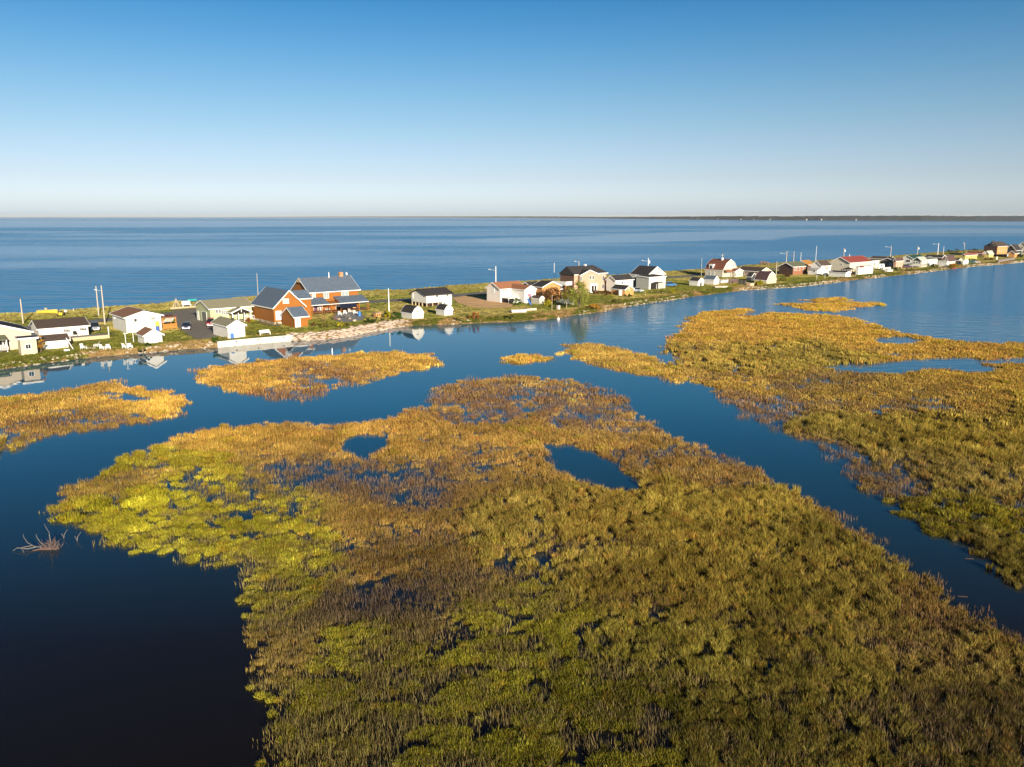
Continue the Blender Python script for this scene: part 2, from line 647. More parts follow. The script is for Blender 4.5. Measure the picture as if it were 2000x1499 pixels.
for i, q in enumerate(qs):
    # where the line of sight q crosses the middle of the spit, and on to the horizon
    y0 = None
    for a_, b_ in zip([first - U * 900] + mids, mids + [last + U * 6000]):
        den = (b_.x - a_.x) - q * (b_.y - a_.y)
        k_ = (q * a_.y - a_.x) / den if abs(den) > 1e-9 else -1
        if 0 <= k_ <= 1:
            y0 = a_.y + k_ * (b_.y - a_.y)
            break
    yy = y0 * (90000.0 / y0) ** (np.arange(NR) / (NR - 1))
    sv[i, :, 0], sv[i, :, 1] = q * yy, yy
SLICKS = [[(860, 474), (880, 468), (1100, 462), (1300, 456), (1480, 450.5), (1700, 448), (2100, 447), (2100, 456), (1800, 457), (1600, 461), (1480, 468), (1380, 471), (1200, 474), (1000, 476)],
          [(-300, 431), (1000, 432), (1500, 434), (2300, 435), (2300, 440), (1500, 441), (1000, 441), (400, 444), (-300, 445)], [(700, 455), (1250, 448.5), (1250, 451.5), (700, 460)],
          [(-300, 470), (500, 478), (500, 481), (-300, 476)]]
gx, gy = sv[..., 0].ravel(), sv[..., 1].ravel()
calm = np.zeros(gx.shape)
rr_ = np.hypot(gx, gy)
for k_, S_ in enumerate(SLICKS):
    d_ = sdist(gx, gy, wpoly(S_)) + (fbm(gx / (rr_ * .05 + 5), gy / (rr_ * .03 + 5), 4) - .5) * rr_ * .10
    calm = np.maximum(calm, smooth(-.012, .014, d_ / rr_) * (.8, .7, .5, .35)[k_])
calm = np.maximum(calm, .6 * smooth(.46, .66, fbm(gx / 480 + 3, gy / 150 + 8, 4)))
id_ = np.arange(len(qs) * NR).reshape(len(qs), NR)
qd = np.stack([id_[:-1, :-1], id_[1:, :-1], id_[1:, 1:], id_[:-1, 1:]], -1).reshape(-1, 4)
me = bpy.data.meshes.new('sea_water')
me.from_pydata(np.stack([gx, gy, gx * 0], 1).tolist(), [], qd.tolist())
me.attributes.new('calm', 'FLOAT', 'POINT').data.foreach_set('value', calm.astype(np.float32))
me.materials.append(SEAM)
struct(put('sea_water', me), 'open blue sea reaching to the horizon')

# ------------------------------------------------------------------ far coast
rng = random.Random(3)
coast = [(470, 424.4, 6), (560, 424.5, 22), (700, 424.9, 30), (900, 425.6, 31), (1050, 426.3, 30), (1175, 427.3, 25), (1300, 428.8, 28), (1450, 430.4, 31), (1600, 431.2, 32), (1800, 432.0, 33), (2000, 432.6, 34), (2300, 433.0, 34), (2600, 433.4, 30)]
cpx = np.array([c[0] for c in coast], float)
xs = np.arange(470, 2600, 2.5)
cv, cf = [], []
for x in xs:
    yy = float(np.interp(x, cpx, [c[1] for c in coast]))
    hh = float(np.interp(x, cpx, [c[2] for c in coast]))
    p = at(x, yy, 0)
    d = Vector((p.x, p.y, 0)).normalized()
    q = p + d * 90
    h2 = .85 * hh * (0.86 + 0.16 * float(fbm(np.array([x / 7.0]), np.array([3.1]), 4)[0]) + 0.1 * float(vnoise(np.array([x / 90]), np.array([9.0]))[0]))
    far = p + d * 900
    cv += [(p.x, p.y, -0.5), (p.x, p.y, 1.5), (q.x, q.y, 2.0), (q.x, q.y, h2 * 0.93), (q.x + d.x * 40, q.y + d.y * 40, h2), (far.x, far.y, h2 * 0.8), (far.x, far.y, -0.5)]
for i in range(len(xs) - 1):
    for k in range(6):
        a = i * 7 + k
        cf.append((a, a + 7, a + 8, a + 1))
struct(put('far_coast', MB().add(cv, cf).mesh('far_coast', mat('coastal_forest', (0.022, 0.034, 0.045), 0.95, 0.35, 0.02))), 'low wooded coast on the horizon across the bay')  # some of the haze's blue is put into the forest colour
for i, x in enumerate([1362, 1402, 1447, 1472, 1504, 1575, 1604, 1672]):
    yy = float(np.interp(x, cpx, [c[1] for c in coast]))
    p = at(x, yy, 0) + Vector((at(x, yy, 0).x, at(x, yy, 0).y, 0)).normalized() * 40
    w = 2 + 2.5 * rng.random()
    mb = MB().box(-w, w, -4, 4, 0, 5).prism([(-w, -4, 5), (-w, 4, 5), (-w, 0, 8)], [(w, -4, 5), (w, 4, 5), (w, 0, 8)])
    o = mb.build('far_house', mat('far_white_wall', (0.35, 0.34, 0.32)), None, (p.x, p.y, 1.6), (0, 0, R(rng.uniform(-20, 30))))
    tag(o, 'tiny pale house at the foot of the wooded far coast', 'house', 'houses on the far coast')

# ------------------------------------------------------------------ haze
hz = bpy.data.materials.new('air')
hz.use_nodes = True
hz.node_tree.nodes.clear()
ho = hz.node_tree.nodes.new('ShaderNodeOutputMaterial')
hv = hz.node_tree.nodes.new('ShaderNodeVolumePrincipled')
hv.inputs['Color'].default_value = (0.90, 0.95, 1.0, 1)
hv.inputs['Anisotropy'].default_value = 0.0
hv.inputs['Density'].default_value = 0.000035
hz.node_tree.links.new(hv.outputs[0], ho.inputs['Volume'])
o = MB().box(-100000, 100000, -2000, 100000, -4.0, 48.0).build('haze', hz)
o['kind'] = 'stuff'
o['label'] = 'thin pale evening haze over the bay'
# ------------------------------------------------------------------ marsh: outlines in photograph pixels, unprojected to the water level
M_MAIN = [(100, 1010), (105, 985), (130, 955), (185, 920), (235, 892), (290, 870), (350, 852), (420, 838), (500, 829), (570, 829), (640, 831), (680, 833), (720, 826), (770, 811),
          (820, 791), (845, 771), (850, 756), (900, 746), (950, 739), (1010, 735), (1075, 738), (1140, 748), (1190, 760), (1220, 771), (1235, 786), (1222, 800), (1270, 818), (1330, 852),
          (1390, 882), (1440, 898), (1490, 922), (1540, 952), (1570, 972), (1620, 1002), (1660, 1022), (1700, 1057), (1760, 1097), (1810, 1132), (1850, 1167), (1900, 1197), (1950, 1227),
          (2000, 1257), (2120, 1325), (2400, 1500), (2400, 1800), (1000, 1900), (560, 1800), (535, 1499), (522, 1440), (515, 1400), (505, 1330), (500, 1280), (480, 1200), (465, 1132), (450, 1118), (410, 1108),
          (375, 1092), (340, 1077), (310, 1079), (270, 1079), (220, 1061), (180, 1046), (150, 1031), (110, 1022)]
M_RIGHT = [(1098, 690), (1103, 674), (1150, 671), (1200, 678), (1240, 690), (1272, 694), (1300, 708), (1318, 716), (1330, 702), (1310, 694), (1296, 690), (1304, 670), (1316, 650), (1348, 622),
           (1368, 610), (1440, 603), (1482, 605), (1458, 612), (1446, 617), (1480, 617), (1504, 611), (1560, 613), (1640, 617), (1680, 623), (1716, 637), (1736, 645), (1800, 657), (1880, 670),
           (1940, 671), (2000, 669), (2200, 664), (2600, 660), (2600, 1300), (2300, 1330), (2150, 1215), (2000, 1147), (1960, 1127), (1920, 1102), (1880, 1067), (1830, 1047), (1790, 1032), (1750, 1002), (1720, 977), (1690, 957),
           (1660, 947), (1655, 927), (1640, 907), (1600, 885), (1544, 857), (1500, 837), (1456, 817), (1424, 797), (1396, 781), (1380, 761), (1360, 749), (1320, 747), (1280, 737), (1240, 731),
           (1200, 724), (1160, 713), (1125, 704)]
M_MID = [(368, 736), (385, 724), (430, 714), (500, 706), (600, 697), (700, 690), (780, 689), (840, 692), (868, 705), (850, 716), (800, 726), (760, 736), (700, 758), (650, 776), (590, 784), (520, 781), (470, 769), (420, 756), (385, 749)]
M_LEFT = [(-300, 790), (0, 778), (62, 771), (125, 762), (175, 751), (212, 743), (235, 743), (240, 750), (275, 756), (338, 767), (362, 774), (372, 788), (357, 796), (350, 811), (300, 826), (250, 833),
          (200, 841), (150, 847), (100, 861), (50, 876), (0, 887), (-120, 905), (-300, 915)]
M_SMALL = [(975, 709), (1000, 697), (1040, 692), (1080, 702), (1060, 710), (1010, 714)]
M_FAR_A = [(1568, 587), (1600, 583), (1650, 581), (1662, 586), (1650, 591), (1600, 592)]
M_FAR_B = [(1512, 594), (1560, 593), (1620, 591), (1700, 591), (1742, 595), (1700, 599), (1665, 601), (1660, 608), (1620, 611), (1580, 608), (1545, 601)]
PONDS = [[(673, 872), (678, 862), (690, 855), (711, 851), (735, 852), (748, 860), (749, 870), (738, 882), (712, 891), (690, 886)],
         [(1070, 874), (1100, 870), (1130, 878), (1170, 897), (1210, 922), (1238, 942), (1242, 957), (1200, 957), (1150, 942), (1110, 927), (1085, 907)],
         [(1634, 717), (1720, 715), (1760, 709), (1800, 705), (1850, 703), (1896, 703), (1904, 713), (1928, 721), (1900, 726), (1840, 719), (1800, 719), (1760, 727), (1680, 725), (1640, 723)],
         [(1912, 709), (2000, 703), (2050, 702), (2050, 706), (2000, 707)], [(1724, 664), (1760, 661), (1788, 665), (1770, 670), (1735, 670)],
         [(226, 776), (250, 773), (300, 781), (285, 785), (232, 784)], [(165, 775), (210, 768), (242, 770), (215, 774)], [(65, 804), (110, 801), (152, 800), (120, 807)],
          
         [(462, 1006), (480, 1000), (492, 1006), (485, 1018), (468, 1016)]]
# visible colour (sRGB; vignette darkening is put into the nearest plants' colours), kind (0 golden grass, 1 low yellow-green bushes, 2 tall olive reed clumps), openness
CTRL = [(400, 850, 206, 158, 56, 0, .15), (560, 840, 202, 150, 64, 0, .1), (700, 850, 198, 148, 66, 0, .1), (790, 820, 200, 145, 66, 0, .1), (850, 790, 190, 142, 72, 0, .7), (930, 790, 176, 134, 84, 0, .95),
        (1000, 745, 196, 152, 92, 0, .4), (1080, 780, 180, 140, 88, 0, .9), (1020, 770, 180, 140, 88, 0, .95), (1150, 770, 186, 142, 80, 0, .8), (1250, 830, 182, 142, 78, 0, .65), (1000, 830, 190, 145, 68, 0, .3), (1150, 870, 174, 132, 64, 0, .2),
        (1300, 900, 170, 130, 70, 0, .35), (250, 900, 160, 140, 50, 1, .2), (160, 950, 160, 132, 58, 0, .4), (300, 980, 190, 178, 44, 1, .35), (450, 940, 192, 172, 50, 1, .5), (550, 1000, 194, 180, 56, 1, .35), (200, 1000, 176, 160, 44, 1, .15),
        (600, 1080, 184, 170, 62, 1, .45), (400, 1050, 178, 168, 56, 1, .25), (560, 920, 168, 132, 80, 0, .75), (630, 935, 160, 128, 84, 0, .97), (760, 950, 160, 128, 80, 0, .9), (550, 1150, 156, 142, 62, 1, .45), (700, 1000, 178, 138, 66, 0, .3), (740, 1090, 152, 118, 60, 0, .45), (690, 1160, 96, 82, 62, 0, .97), (740, 1170, 90, 80, 60, 0, .97),
        (850, 980, 158, 124, 64, 0, .25), (850, 1080, 144, 116, 58, 0, .35), (950, 1000, 145, 118, 54, 2, .2), (1000, 1060, 146, 122, 54, 2, .2), (1200, 1000, 138, 108, 44, 2, .05), (1350, 1000, 138, 112, 42, 2, .05), (1450, 1000, 142, 116, 42, 2, .05),
        (1300, 1150, 120, 94, 34, 2, .05), (1500, 1200, 108, 92, 32, 2, .05), (1600, 1050, 130, 110, 38, 2, .1), (1700, 1150, 118, 98, 40, 2, .1), (1650, 1020, 150, 116, 58, 0, .15), (1800, 1160, 140, 106, 60, 0, .2), (1000, 1200, 138, 126, 46, 1, .3), (900, 1180, 120, 100, 58, 0, .7),
        (1100, 1300, 120, 114, 36, 1, .25), (700, 1250, 138, 128, 46, 1, .4), (600, 1350, 132, 124, 40, 1, .3), (800, 1320, 116, 108, 40, 1, .35), (900, 1450, 108, 102, 34, 1, .25), (1200, 1400, 100, 92, 32, 1, .2), (1350, 1300, 108, 98, 34, 2, .1), (1500, 1400, 84, 76, 28, 2, .15),
        (1800, 1250, 116, 92, 46, 2, .2), (1900, 1400, 78, 64, 34, 2, .2), (1650, 1350, 92, 80, 30, 2, .1), (560, 1280, 140, 120, 60, 0, .5),
        (1400, 640, 206, 152, 54, 0, .1), (1600, 640, 204, 152, 44, 0, .1), (1800, 690, 198, 148, 48, 0, .05), (1500, 690, 134, 114, 52, 2, .25), (1400, 690, 150, 120, 54, 2, .3), (1380, 745, 206, 162, 62, 0, .1), (1200, 692, 208, 166, 78, 0, .05),
        (1440, 765, 190, 146, 80, 0, .85), (1520, 740, 156, 126, 70, 0, .55), (1650, 765, 170, 136, 56, 0, .45), (1900, 750, 178, 138, 44, 0, .05), (1600, 820, 126, 106, 42, 2, .2), (1750, 850, 120, 100, 38, 2, .1), (1900, 860, 136, 110, 34, 2, .05),
        (1505, 800, 176, 136, 86, 0, .95), (1540, 850, 176, 136, 86, 0, .8), (1640, 885, 160, 126, 80, 0, .92), (1720, 920, 150, 120, 76, 0, .97), (1850, 920, 130, 106, 56, 2, .35), (1900, 1000, 122, 106, 34, 1, .1), (1960, 1080, 98, 84, 30, 2, .1), (1800, 1000, 128, 110, 38, 1, .15), (2200, 800, 130, 106, 36, 2, .1),
        (620, 725, 206, 154, 74, 0, .7), (450, 735, 206, 150, 66, 0, .25), (780, 700, 208, 158, 66, 0, .1), (560, 765, 198, 146, 76, 0, .85), (60, 790, 196, 148, 66, 0, .2), (180, 820, 170, 128, 60, 0, .75), (40, 850, 150, 120, 52, 2, .4), (300, 790, 206, 154, 56, 0, .1), (1030, 702, 212, 164, 60, 0, .1), (1620, 597, 208, 158, 44, 0, .05)]
CP_XY = np.array([at(c[0], c[1], 0.3)[:2] for c in CTRL])
CP_C = np.array([np.array(srgb(*c[2:5])) * (1.0, 1.30 - .95 * srgb(*c[2:5])[1], 1.62)[c[5]] * (1.25 if c[1] > 1170 else 1.0) for c in CTRL])    # shaded gaps between leaves darken bushes and reeds as seen; the leaves themselves are lighter
CP_T = np.eye(3)[[c[5] for c in CTRL]]
CP_O = np.array([c[6] for c in CTRL])
CP_S = np.maximum(6.0, np.hypot(CP_XY[:, 0], CP_XY[:, 1]) * 0.10)


def ctrl_field(x, y):
    """Inverse-distance blend of the control points, warped so that patches have ragged outlines."""
    r = np.hypot(x, y)
    w = 0.05 * r
    xx = x + (fbm(x / (r * .06 + 2), y / (r * .06 + 2)) - .5) * w * 3
    yy = y + (fbm(x / (r * .06 + 2) + 40, y / (r * .06 + 2) + 11) - .5) * w * 3
    C = np.zeros(x.shape + (3,)); T = np.zeros(x.shape + (3,)); O = np.zeros(x.shape); W = np.zeros(x.shape)
    for i in range(len(CP_XY)):
        d2 = ((xx - CP_XY[i, 0]) ** 2 + (yy - CP_XY[i, 1]) ** 2) / CP_S[i] ** 2
        k = 1.0 / (d2 + 0.15) ** 2.2
        C += k[..., None] * CP_C[i]; T += k[..., None] * CP_T[i]; O += k * CP_O[i]; W += k
    return C / W[..., None], T / W[..., None], O / W


PW = [wpoly(p) for p in PONDS]


def cover(x, y, poly, op):
    """0..1: how closely the marsh plants stand at a place."""
    r = np.hypot(x, y)
    sd = sdist(x, y, poly)
    edge = (fbm(x / 2.2, y / 2.2, 4) - 0.5) * (1.6 + r * 0.018)
    c = smooth(-0.6, 1.2 + r * 0.012, sd + edge)
    for ip, p in enumerate(PW):
        c = c * smooth(.0, 1.0, -sdist(x, y, p) + (fbm(x / 1.3, y / 1.3, 3) - .5) * 1.4 - r * (.010 if ip in (2, 3, 4) else .003 if ip < 2 else .0))
    if not op.any():
        return c
    st = fbm(x / 7.0 + 31, y / 5.0 + 5, 5)          # flooded patches
    thr = 0.75 - 0.42 * op
    return c * (1 - .88 * op) * (1 - (0.5 + 0.5 * op) * smooth(thr - 0.12, thr + 0.10, st))


# -------- plants (a few source meshes of each kind, instanced by geometry nodes)
def tuft(kind, seed):
    g = random.Random(seed)
    v, f = [], []

    def blade(x, y, z, h, w, lx, ly, yaw, bend=0.35):
        o = len(v)
        cx, cy = math.cos(yaw) * w / 2, math.sin(yaw) * w / 2
        v.extend([(x - cx, y - cy, z), (x + cx, y + cy, z), (x + lx * bend - cx * .8, y + ly * bend - cy * .8, z + h * .6), (x + lx * bend + cx * .8, y + ly * bend + cy * .8, z + h * .6), (x + lx, y + ly, z + h)])
        f.extend([(o, o + 1, o + 3, o + 2), (o + 2, o + 3, o + 4)])
    if kind == 'grass':
        for i in range(46):
            a, r = g.uniform(0, 6.28), 0.46 * math.sqrt(g.random())
            h = g.uniform(.28, .58)
            blade(r * math.cos(a), r * math.sin(a), -.1, h, g.uniform(.024, .042), g.gauss(-.05, .14) * h, g.gauss(0, .14) * h, g.uniform(0, 3.14))
    elif kind == 'farg':
        for i in range(64):
            a, r = g.uniform(0, 6.28), 1.0 * math.sqrt(g.random())
            h = g.uniform(.27, .54)
            blade(r * math.cos(a), r * math.sin(a), -.1, h, g.uniform(.06, .11), g.gauss(-.05, .14) * h, g.gauss(0, .14) * h, g.uniform(0, 3.14))
    elif kind == 'bush':
        for i in range(130):
            a, r = g.uniform(0, 6.28), math.sqrt(g.random())
            z = .26 * (1 - r * r) * g.uniform(.3, 1.1)
            R_ = .52
            o = .16 * r
            blade(R_ * r * math.cos(a), R_ * r * math.sin(a), z - .1, g.uniform(.16, .46), g.uniform(.032, .055), o * math.cos(a) + g.gauss(0, .09), o * math.sin(a) + g.gauss(0, .09), g.uniform(0, 3.14), .5)
    elif kind == 'reed':
        for i in range(70):
            a, r = g.uniform(0, 6.28), .33 * math.sqrt(g.random())
            h = g.uniform(.38, .85) * (1.15 - .5 * r)
            lean = g.uniform(.05, .5) * h
            aa = a + g.gauss(0, .5)
            blade(r * math.cos(a), r * math.sin(a), -.1, h, g.uniform(.028, .05), lean * math.cos(aa) - .12 * h, lean * math.sin(aa) + .08 * h, g.uniform(0, 3.14), .3)
    elif kind == 'wisp':
        for i in range(40):
            a, r = g.uniform(0, 6.28), .8 * math.sqrt(g.random())
            h = g.uniform(.25, .62)
            blade(r * math.cos(a), r * math.sin(a), -.1, h, g.uniform(.022, .036), g.gauss(0, .16) * h, g.gauss(0, .16) * h, g.uniform(0, 3.14))
    elif kind == 'farw':
        for i in range(44):
            a, r = g.uniform(0, 6.28), 1.5 * math.sqrt(g.random())
            h = g.uniform(.25, .6)
            blade(r * math.cos(a), r * math.sin(a), -.1, h, g.uniform(.05, .09), g.gauss(0, .16) * h, g.gauss(0, .16) * h, g.uniform(0, 3.14))
    elif kind == 'farr':
        for i in range(60):
            a, r = g.uniform(0, 6.28), .62 * math.sqrt(g.random())
            h = g.uniform(.45, .9) * (1.1 - .4 * r)
            lean = g.uniform(.05, .45) * h
            blade(r * math.cos(a), r * math.sin(a), -.1, h, g.uniform(.08, .14), lean * math.cos(a) - .1 * h, lean * math.sin(a), g.uniform(0, 3.14), .3)
    me = bpy.data.meshes.new('tuft')
    me.from_pydata(v, [], f)
    me.materials.append(BLADE)
    return me


def blade_mat():
    m = bpy.data.materials.new('marsh_blade')
    m.use_nodes = True
    nt = m.node_tree
    nt.nodes.clear()
    L = nt.links.new
    out = nd(nt, 'ShaderNodeOutputMaterial')
    a = nd(nt, 'ShaderNodeAttribute', attribute_type='INSTANCER', attribute_name='tint')
    geo = nd(nt, 'ShaderNodeNewGeometry')
    hs = nd(nt, 'ShaderNodeHueSaturation')
    mr = nd(nt, 'ShaderNodeMapRange')
    mr.inputs[3].default_value, mr.inputs[4].default_value = 0.55, 1.45
    L(geo.outputs['Random Per Island'], mr.inputs[0])
    wn = nd(nt, 'ShaderNodeTexWhiteNoise', noise_dimensions='1D')
    L(geo.outputs['Random Per Island'], wn.inputs['W'])
    mh = nd(nt, 'ShaderNodeMapRange')
    mh.inputs[3].default_value, mh.inputs[4].default_value = 0.475, 0.525
    L(wn.outputs['Value'], mh.inputs[0])
    L(mh.outputs[0], hs.inputs['Hue'])
    L(mr.outputs[0], hs.inputs['Value'])
    L(a.outputs['Color'], hs.inputs['Color'])
    d = nd(nt, 'ShaderNodeBsdfDiffuse')
    t = nd(nt, 'ShaderNodeBsdfTranslucent')
    mx = nd(nt, 'ShaderNodeMixShader')
    mx.inputs[0].default_value = 0.15
    L(hs.outputs[0], d.inputs[0])
    L(hs.outputs[0], t.inputs[0])
    L(d.outputs[0], mx.inputs[1])
    L(t.outputs[0], mx.inputs[2])
    L(mx.outputs[0], out.inputs[0])
    return m


BLADE = blade_mat()
KINDS = ['grass', 'farg', 'bush', 'reed', 'farr', 'wisp', 'farw']
NVAR = 4
plants = bpy.data.collections.new('plants')
for ki, k in enumerate(KINDS):
    for j in range(NVAR):
        o = bpy.data.objects.new('p%d_%d' % (ki, j), tuft(k, 100 * ki + j))
        plants.objects.link(o)


def scatter_group():
    ng = bpy.data.node_groups.new('scatter', 'GeometryNodeTree')
    ng.interface.new_socket('Geometry', in_out='INPUT', socket_type='NodeSocketGeometry')
    ng.interface.new_socket('Geometry', in_out='OUTPUT', socket_type='NodeSocketGeometry')
    gi, go = ng.nodes.new('NodeGroupInput'), ng.nodes.new('NodeGroupOutput')
    ci = ng.nodes.new('GeometryNodeCollectionInfo')
    ci.inputs['Collection'].default_value = plants
    ci.inputs['Separate Children'].default_value = True
    ci.inputs['Reset Children'].default_value = True
    ip = ng.nodes.new('GeometryNodeInstanceOnPoints')
    ip.inputs['Pick Instance'].default_value = True

    def named(nm, ty):
        n = ng.nodes.new('GeometryNodeInputNamedAttribute')
        n.data_type = ty
        n.inputs['Name'].default_value = nm
        return n.outputs['Attribute']
    e2r = ng.nodes.new('FunctionNodeEulerToRotation')
    L = ng.links.new
    L(gi.outputs[0], ip.inputs['Points'])
    L(ci.outputs[0], ip.inputs['Instance'])
    L(named('pick', 'INT'), ip.inputs['Instance Index'])
    L(named('rot', 'FLOAT_VECTOR'), e2r.inputs[0])
    L(e2r.outputs[0], ip.inputs['Rotation'])
    L(named('size', 'FLOAT_VECTOR'), ip.inputs['Scale'])
    L(ip.outputs[0], go.inputs[0])
    return ng


SCATTER = scatter_group()
ALB = np.array([.84, .94, 1.02])
KCOL = np.array([np.array(srgb(*c)) / (np.array(srgb(*c)) @ np.array([.3, .6, .1])) for c in ((196, 152, 78), (190, 166, 50), (136, 112, 50))])   # each kind's own hue                                          # visible colour of a sunlit blade -> its own colour


def scatter(name, label, x, y, z, kind, size, tint, rs):
    n = len(x)
    me = bpy.data.meshes.new(name)
    me.from_pydata(np.stack([x, y, z], 1).tolist(), [], [])
    me.attributes.new('pick', 'INT', 'POINT').data.foreach_set('value', (kind * NVAR + rs.randint(0, NVAR, n)).astype(np.int32))
    rot = np.stack([rs.normal(0, .06, n), rs.normal(0, .06, n), rs.uniform(0, 6.283, n)], 1).astype(np.float32)
    me.attributes.new('rot', 'FLOAT_VECTOR', 'POINT').data.foreach_set('vector', rot.ravel())
    me.attributes.new('size', 'FLOAT_VECTOR', 'POINT').data.foreach_set('vector', size.astype(np.float32).ravel())
    colour_attr(me, tint)
    o = put(name, me)
    md = o.modifiers.new('scatter', 'NODES')
    md.node_group = SCATTER
    o['kind'] = 'stuff'
    o['label'] = label
    return o


MUD = earth_mat('marsh_mud', 0.9, 1.5, 0.5)


def marsh(name, label, poly_px, seed):
    rs = np.random.RandomState(seed)
    poly = wpoly(poly_px)
    P = np.array(poly)
    lo, hi = P.min(0) - 3, P.max(0) + 3
    # only what the frame and a small step to the side can show
    lo[0], hi[0] = max(lo[0], -160), min(hi[0], 260)
    lo[1] = max(lo[1], 24)
    xs_, ys_, zs_, ks_, ss_, ts_ = [], [], [], [], [], []
    for d0, d1, den, far, mul in ((0, 52, 34.0, 0, .60), (52, 75, 19.0, 0, .78), (75, 110, 9.0, 0, 1.05), (110, 160, 3.6, 1, .9), (160, 500, 2.0, 1, 1.15)):
        y0, y1 = max(lo[1], 0), min(hi[1], d1)
        if y1 <= y0:
            continue
        n = int((hi[0] - lo[0]) * (y1 - y0) * den)
        x, y = rs.uniform(lo[0], hi[0], n), rs.uniform(y0, y1, n)
        r = np.hypot(x, y)
        px = np.abs(x) / (y + .01)
        k = (r >= d0) & (r < d1) & (np.abs(x) < .68 * y + 20)
        x, y = x[k], y[k]
        k = sdist(x, y, poly) > -4
        x, y = x[k], y[k]
        if not len(x):
            continue
        C, T, O = ctrl_field(x, y)
        full_ = cover(x, y, poly, O * 0)
        c = cover(x, y, poly, O)
        x0_, y0_, c0_, C0_ = x, y, c, C
        T = T ** 2.6
        T = T / T.sum(1, keepdims=True)
        # kinds grow in clumps
        q = fbm(x / 2.5 + 70, y / 2.5, 3)
        q = np.clip((q - .5) * 1.5 + .5 + rs.normal(0, .15, len(x)), 0, .999)
        kd = np.where(q < T[:, 1], 2, np.where(q < T[:, 1] + T[:, 2], 3, 0))
        thin = np.array([1.0, 0, .55, .6])[kd] if not far else np.array([1.0, 0, .8, .95])[kd]
        # bushes and reeds stand in rounded clumps with gaps between
        clump = .7 * vnoise(x / 1.5 + 5, y / 1.0) + .3 * vnoise(x / .6, y / .5 + 3)
        c = np.where(kd == 2, np.minimum(1, c * 1.3) * (.06 + .94 * smooth(.45, .57, clump)), c)
        c = np.where(kd == 3, c * (.25 + .75 * smooth(.30, .52, vnoise(x / .8, y / .8 + 9))), c)
        c = np.where(kd == 0, c * (.4 + .6 * smooth(.30, .58, .6 * vnoise(x / (.9 * mul), y / (.7 * mul) + 2) + .4 * vnoise(x / 2.6, y / 1.7 + 21))), c)
        k = rs.rand(len(x)) < c * thin
        x, y, kd, C, c = x[k], y[k], kd[k], C[k], c[k]
        n = len(x)
        kk = np.where(kd == 0, 1 if far else 0, np.where(kd == 3, 4 if far else 3, 2))
        sz = rs.uniform(.6, 1.25, n) * mul * np.where(kd == 2, 1.45 if far else 1.0, 1.0) * (0.75 + .25 * c)
        sz3 = np.stack([sz, sz, sz * rs.uniform(.75, 1.2, n) / (mul if far else 1)], 1)
        var = (fbm(x / 3 + 3, y / 3, 3) - .5)[:, None]
        kc_ = KCOL[np.where(kd == 2, 1, np.where(kd == 3, 2, 0))] * (C @ np.array([.3, .6, .1]))[:, None]
        t = (C * .45 + kc_ * .55) * ALB * (1 + 1.1 * var) * rs.uniform(.82, 1.18, (n, 1))
        red = rs.rand(n, 1) < .10
        t = np.where(red, t * np.array([1.02, .82, .85]), t)
        pale = rs.rand(n, 1) < .08
        t = np.where(pale, t * 1.3 + .02, t)
        # thin brownish stems over the flooded patches
        m_ = int(len(x0_) * (.3 if not far else .34))
        pick_ = rs.permutation(len(x0_))[:m_]
        wx_, wy_ = x0_[pick_], y0_[pick_]
        gap = full_[pick_] * (1 - .8 * c0_[pick_]) * (.25 + .75 * smooth(.35, .6, fbm(wx_ / 2.4 + 50, wy_ / 2.4, 3)))
        kw_ = (rs.rand(m_) < gap * (.55 if not far else .8))
        wx_, wy_, wc_ = wx_[kw_], wy_[kw_], C0_[pick_][kw_]
        nw_ = len(wx_)
        wt_ = (wc_ * .45 + np.array(srgb(112, 92, 86)) * .45) * rs.uniform(.6, 1.15, (nw_, 1))
        ws_ = rs.uniform(.7, 1.2, nw_) * (1.0 if not far else mul)
        x, y, kk = np.concatenate([x, wx_]), np.concatenate([y, wy_]), np.concatenate([kk, np.full(nw_, 6 if far else 5)])
        sz3 = np.concatenate([sz3, np.stack([ws_, ws_, rs.uniform(.7, 1.2, nw_)], 1)])
        t = np.concatenate([t, wt_])
        xs_.append(x); ys_.append(y); ks_.append(kk); ss_.append(sz3); ts_.append(np.clip(t, .004, .9))
    x, y = np.concatenate(xs_), np.concatenate(ys_)
    # the mat of mud and dead stems the plants stand in: just above the water where they stand close
    step = 1.0
    gx, gy = np.arange(lo[0], hi[0], step), np.arange(max(lo[1], 24), hi[1], step)
    GX, GY = np.meshgrid(gx, gy, indexing='ij')
    C, T, O = ctrl_field(GX, GY)
    c = cover(GX, GY, poly, O)
    GZ = (c - 0.90) * 0.45 + (fbm(GX / 1.7, GY / 1.7, 3) - .5) * .22
    GZ = np.clip(GZ, -.15, .2)
    vis = (np.abs(GX) < .7 * GY + 21) & (GZ > -.149)
    id_ = np.arange(GX.size).reshape(GX.shape)
    qd = np.stack([id_[:-1, :-1], id_[1:, :-1], id_[1:, 1:], id_[:-1, 1:]], -1).reshape(-1, 4)
    qd = qd[vis.ravel()[qd].any(1)]
    used, inv = np.unique(qd.ravel(), return_inverse=True)
    me = bpy.data.meshes.new('marsh_bed')
    me.from_pydata(np.stack([GX.ravel()[used], GY.ravel()[used], GZ.ravel()[used]], 1).tolist(), [], inv.reshape(-1, 4).tolist())
    colour_attr(me, C.reshape(-1, 3)[used] * .12 + np.array([.014, .012, .011]))
    me.materials.append(MUD)
    struct(put('marsh_bed', me), 'wet dark peat and dead stems under ' + label)
    z = np.zeros(len(x)) + .02
    scatter(name, label, x, y, z, np.concatenate(ks_), np.concatenate(ss_), np.concatenate(ts_), rs)
    return len(x)


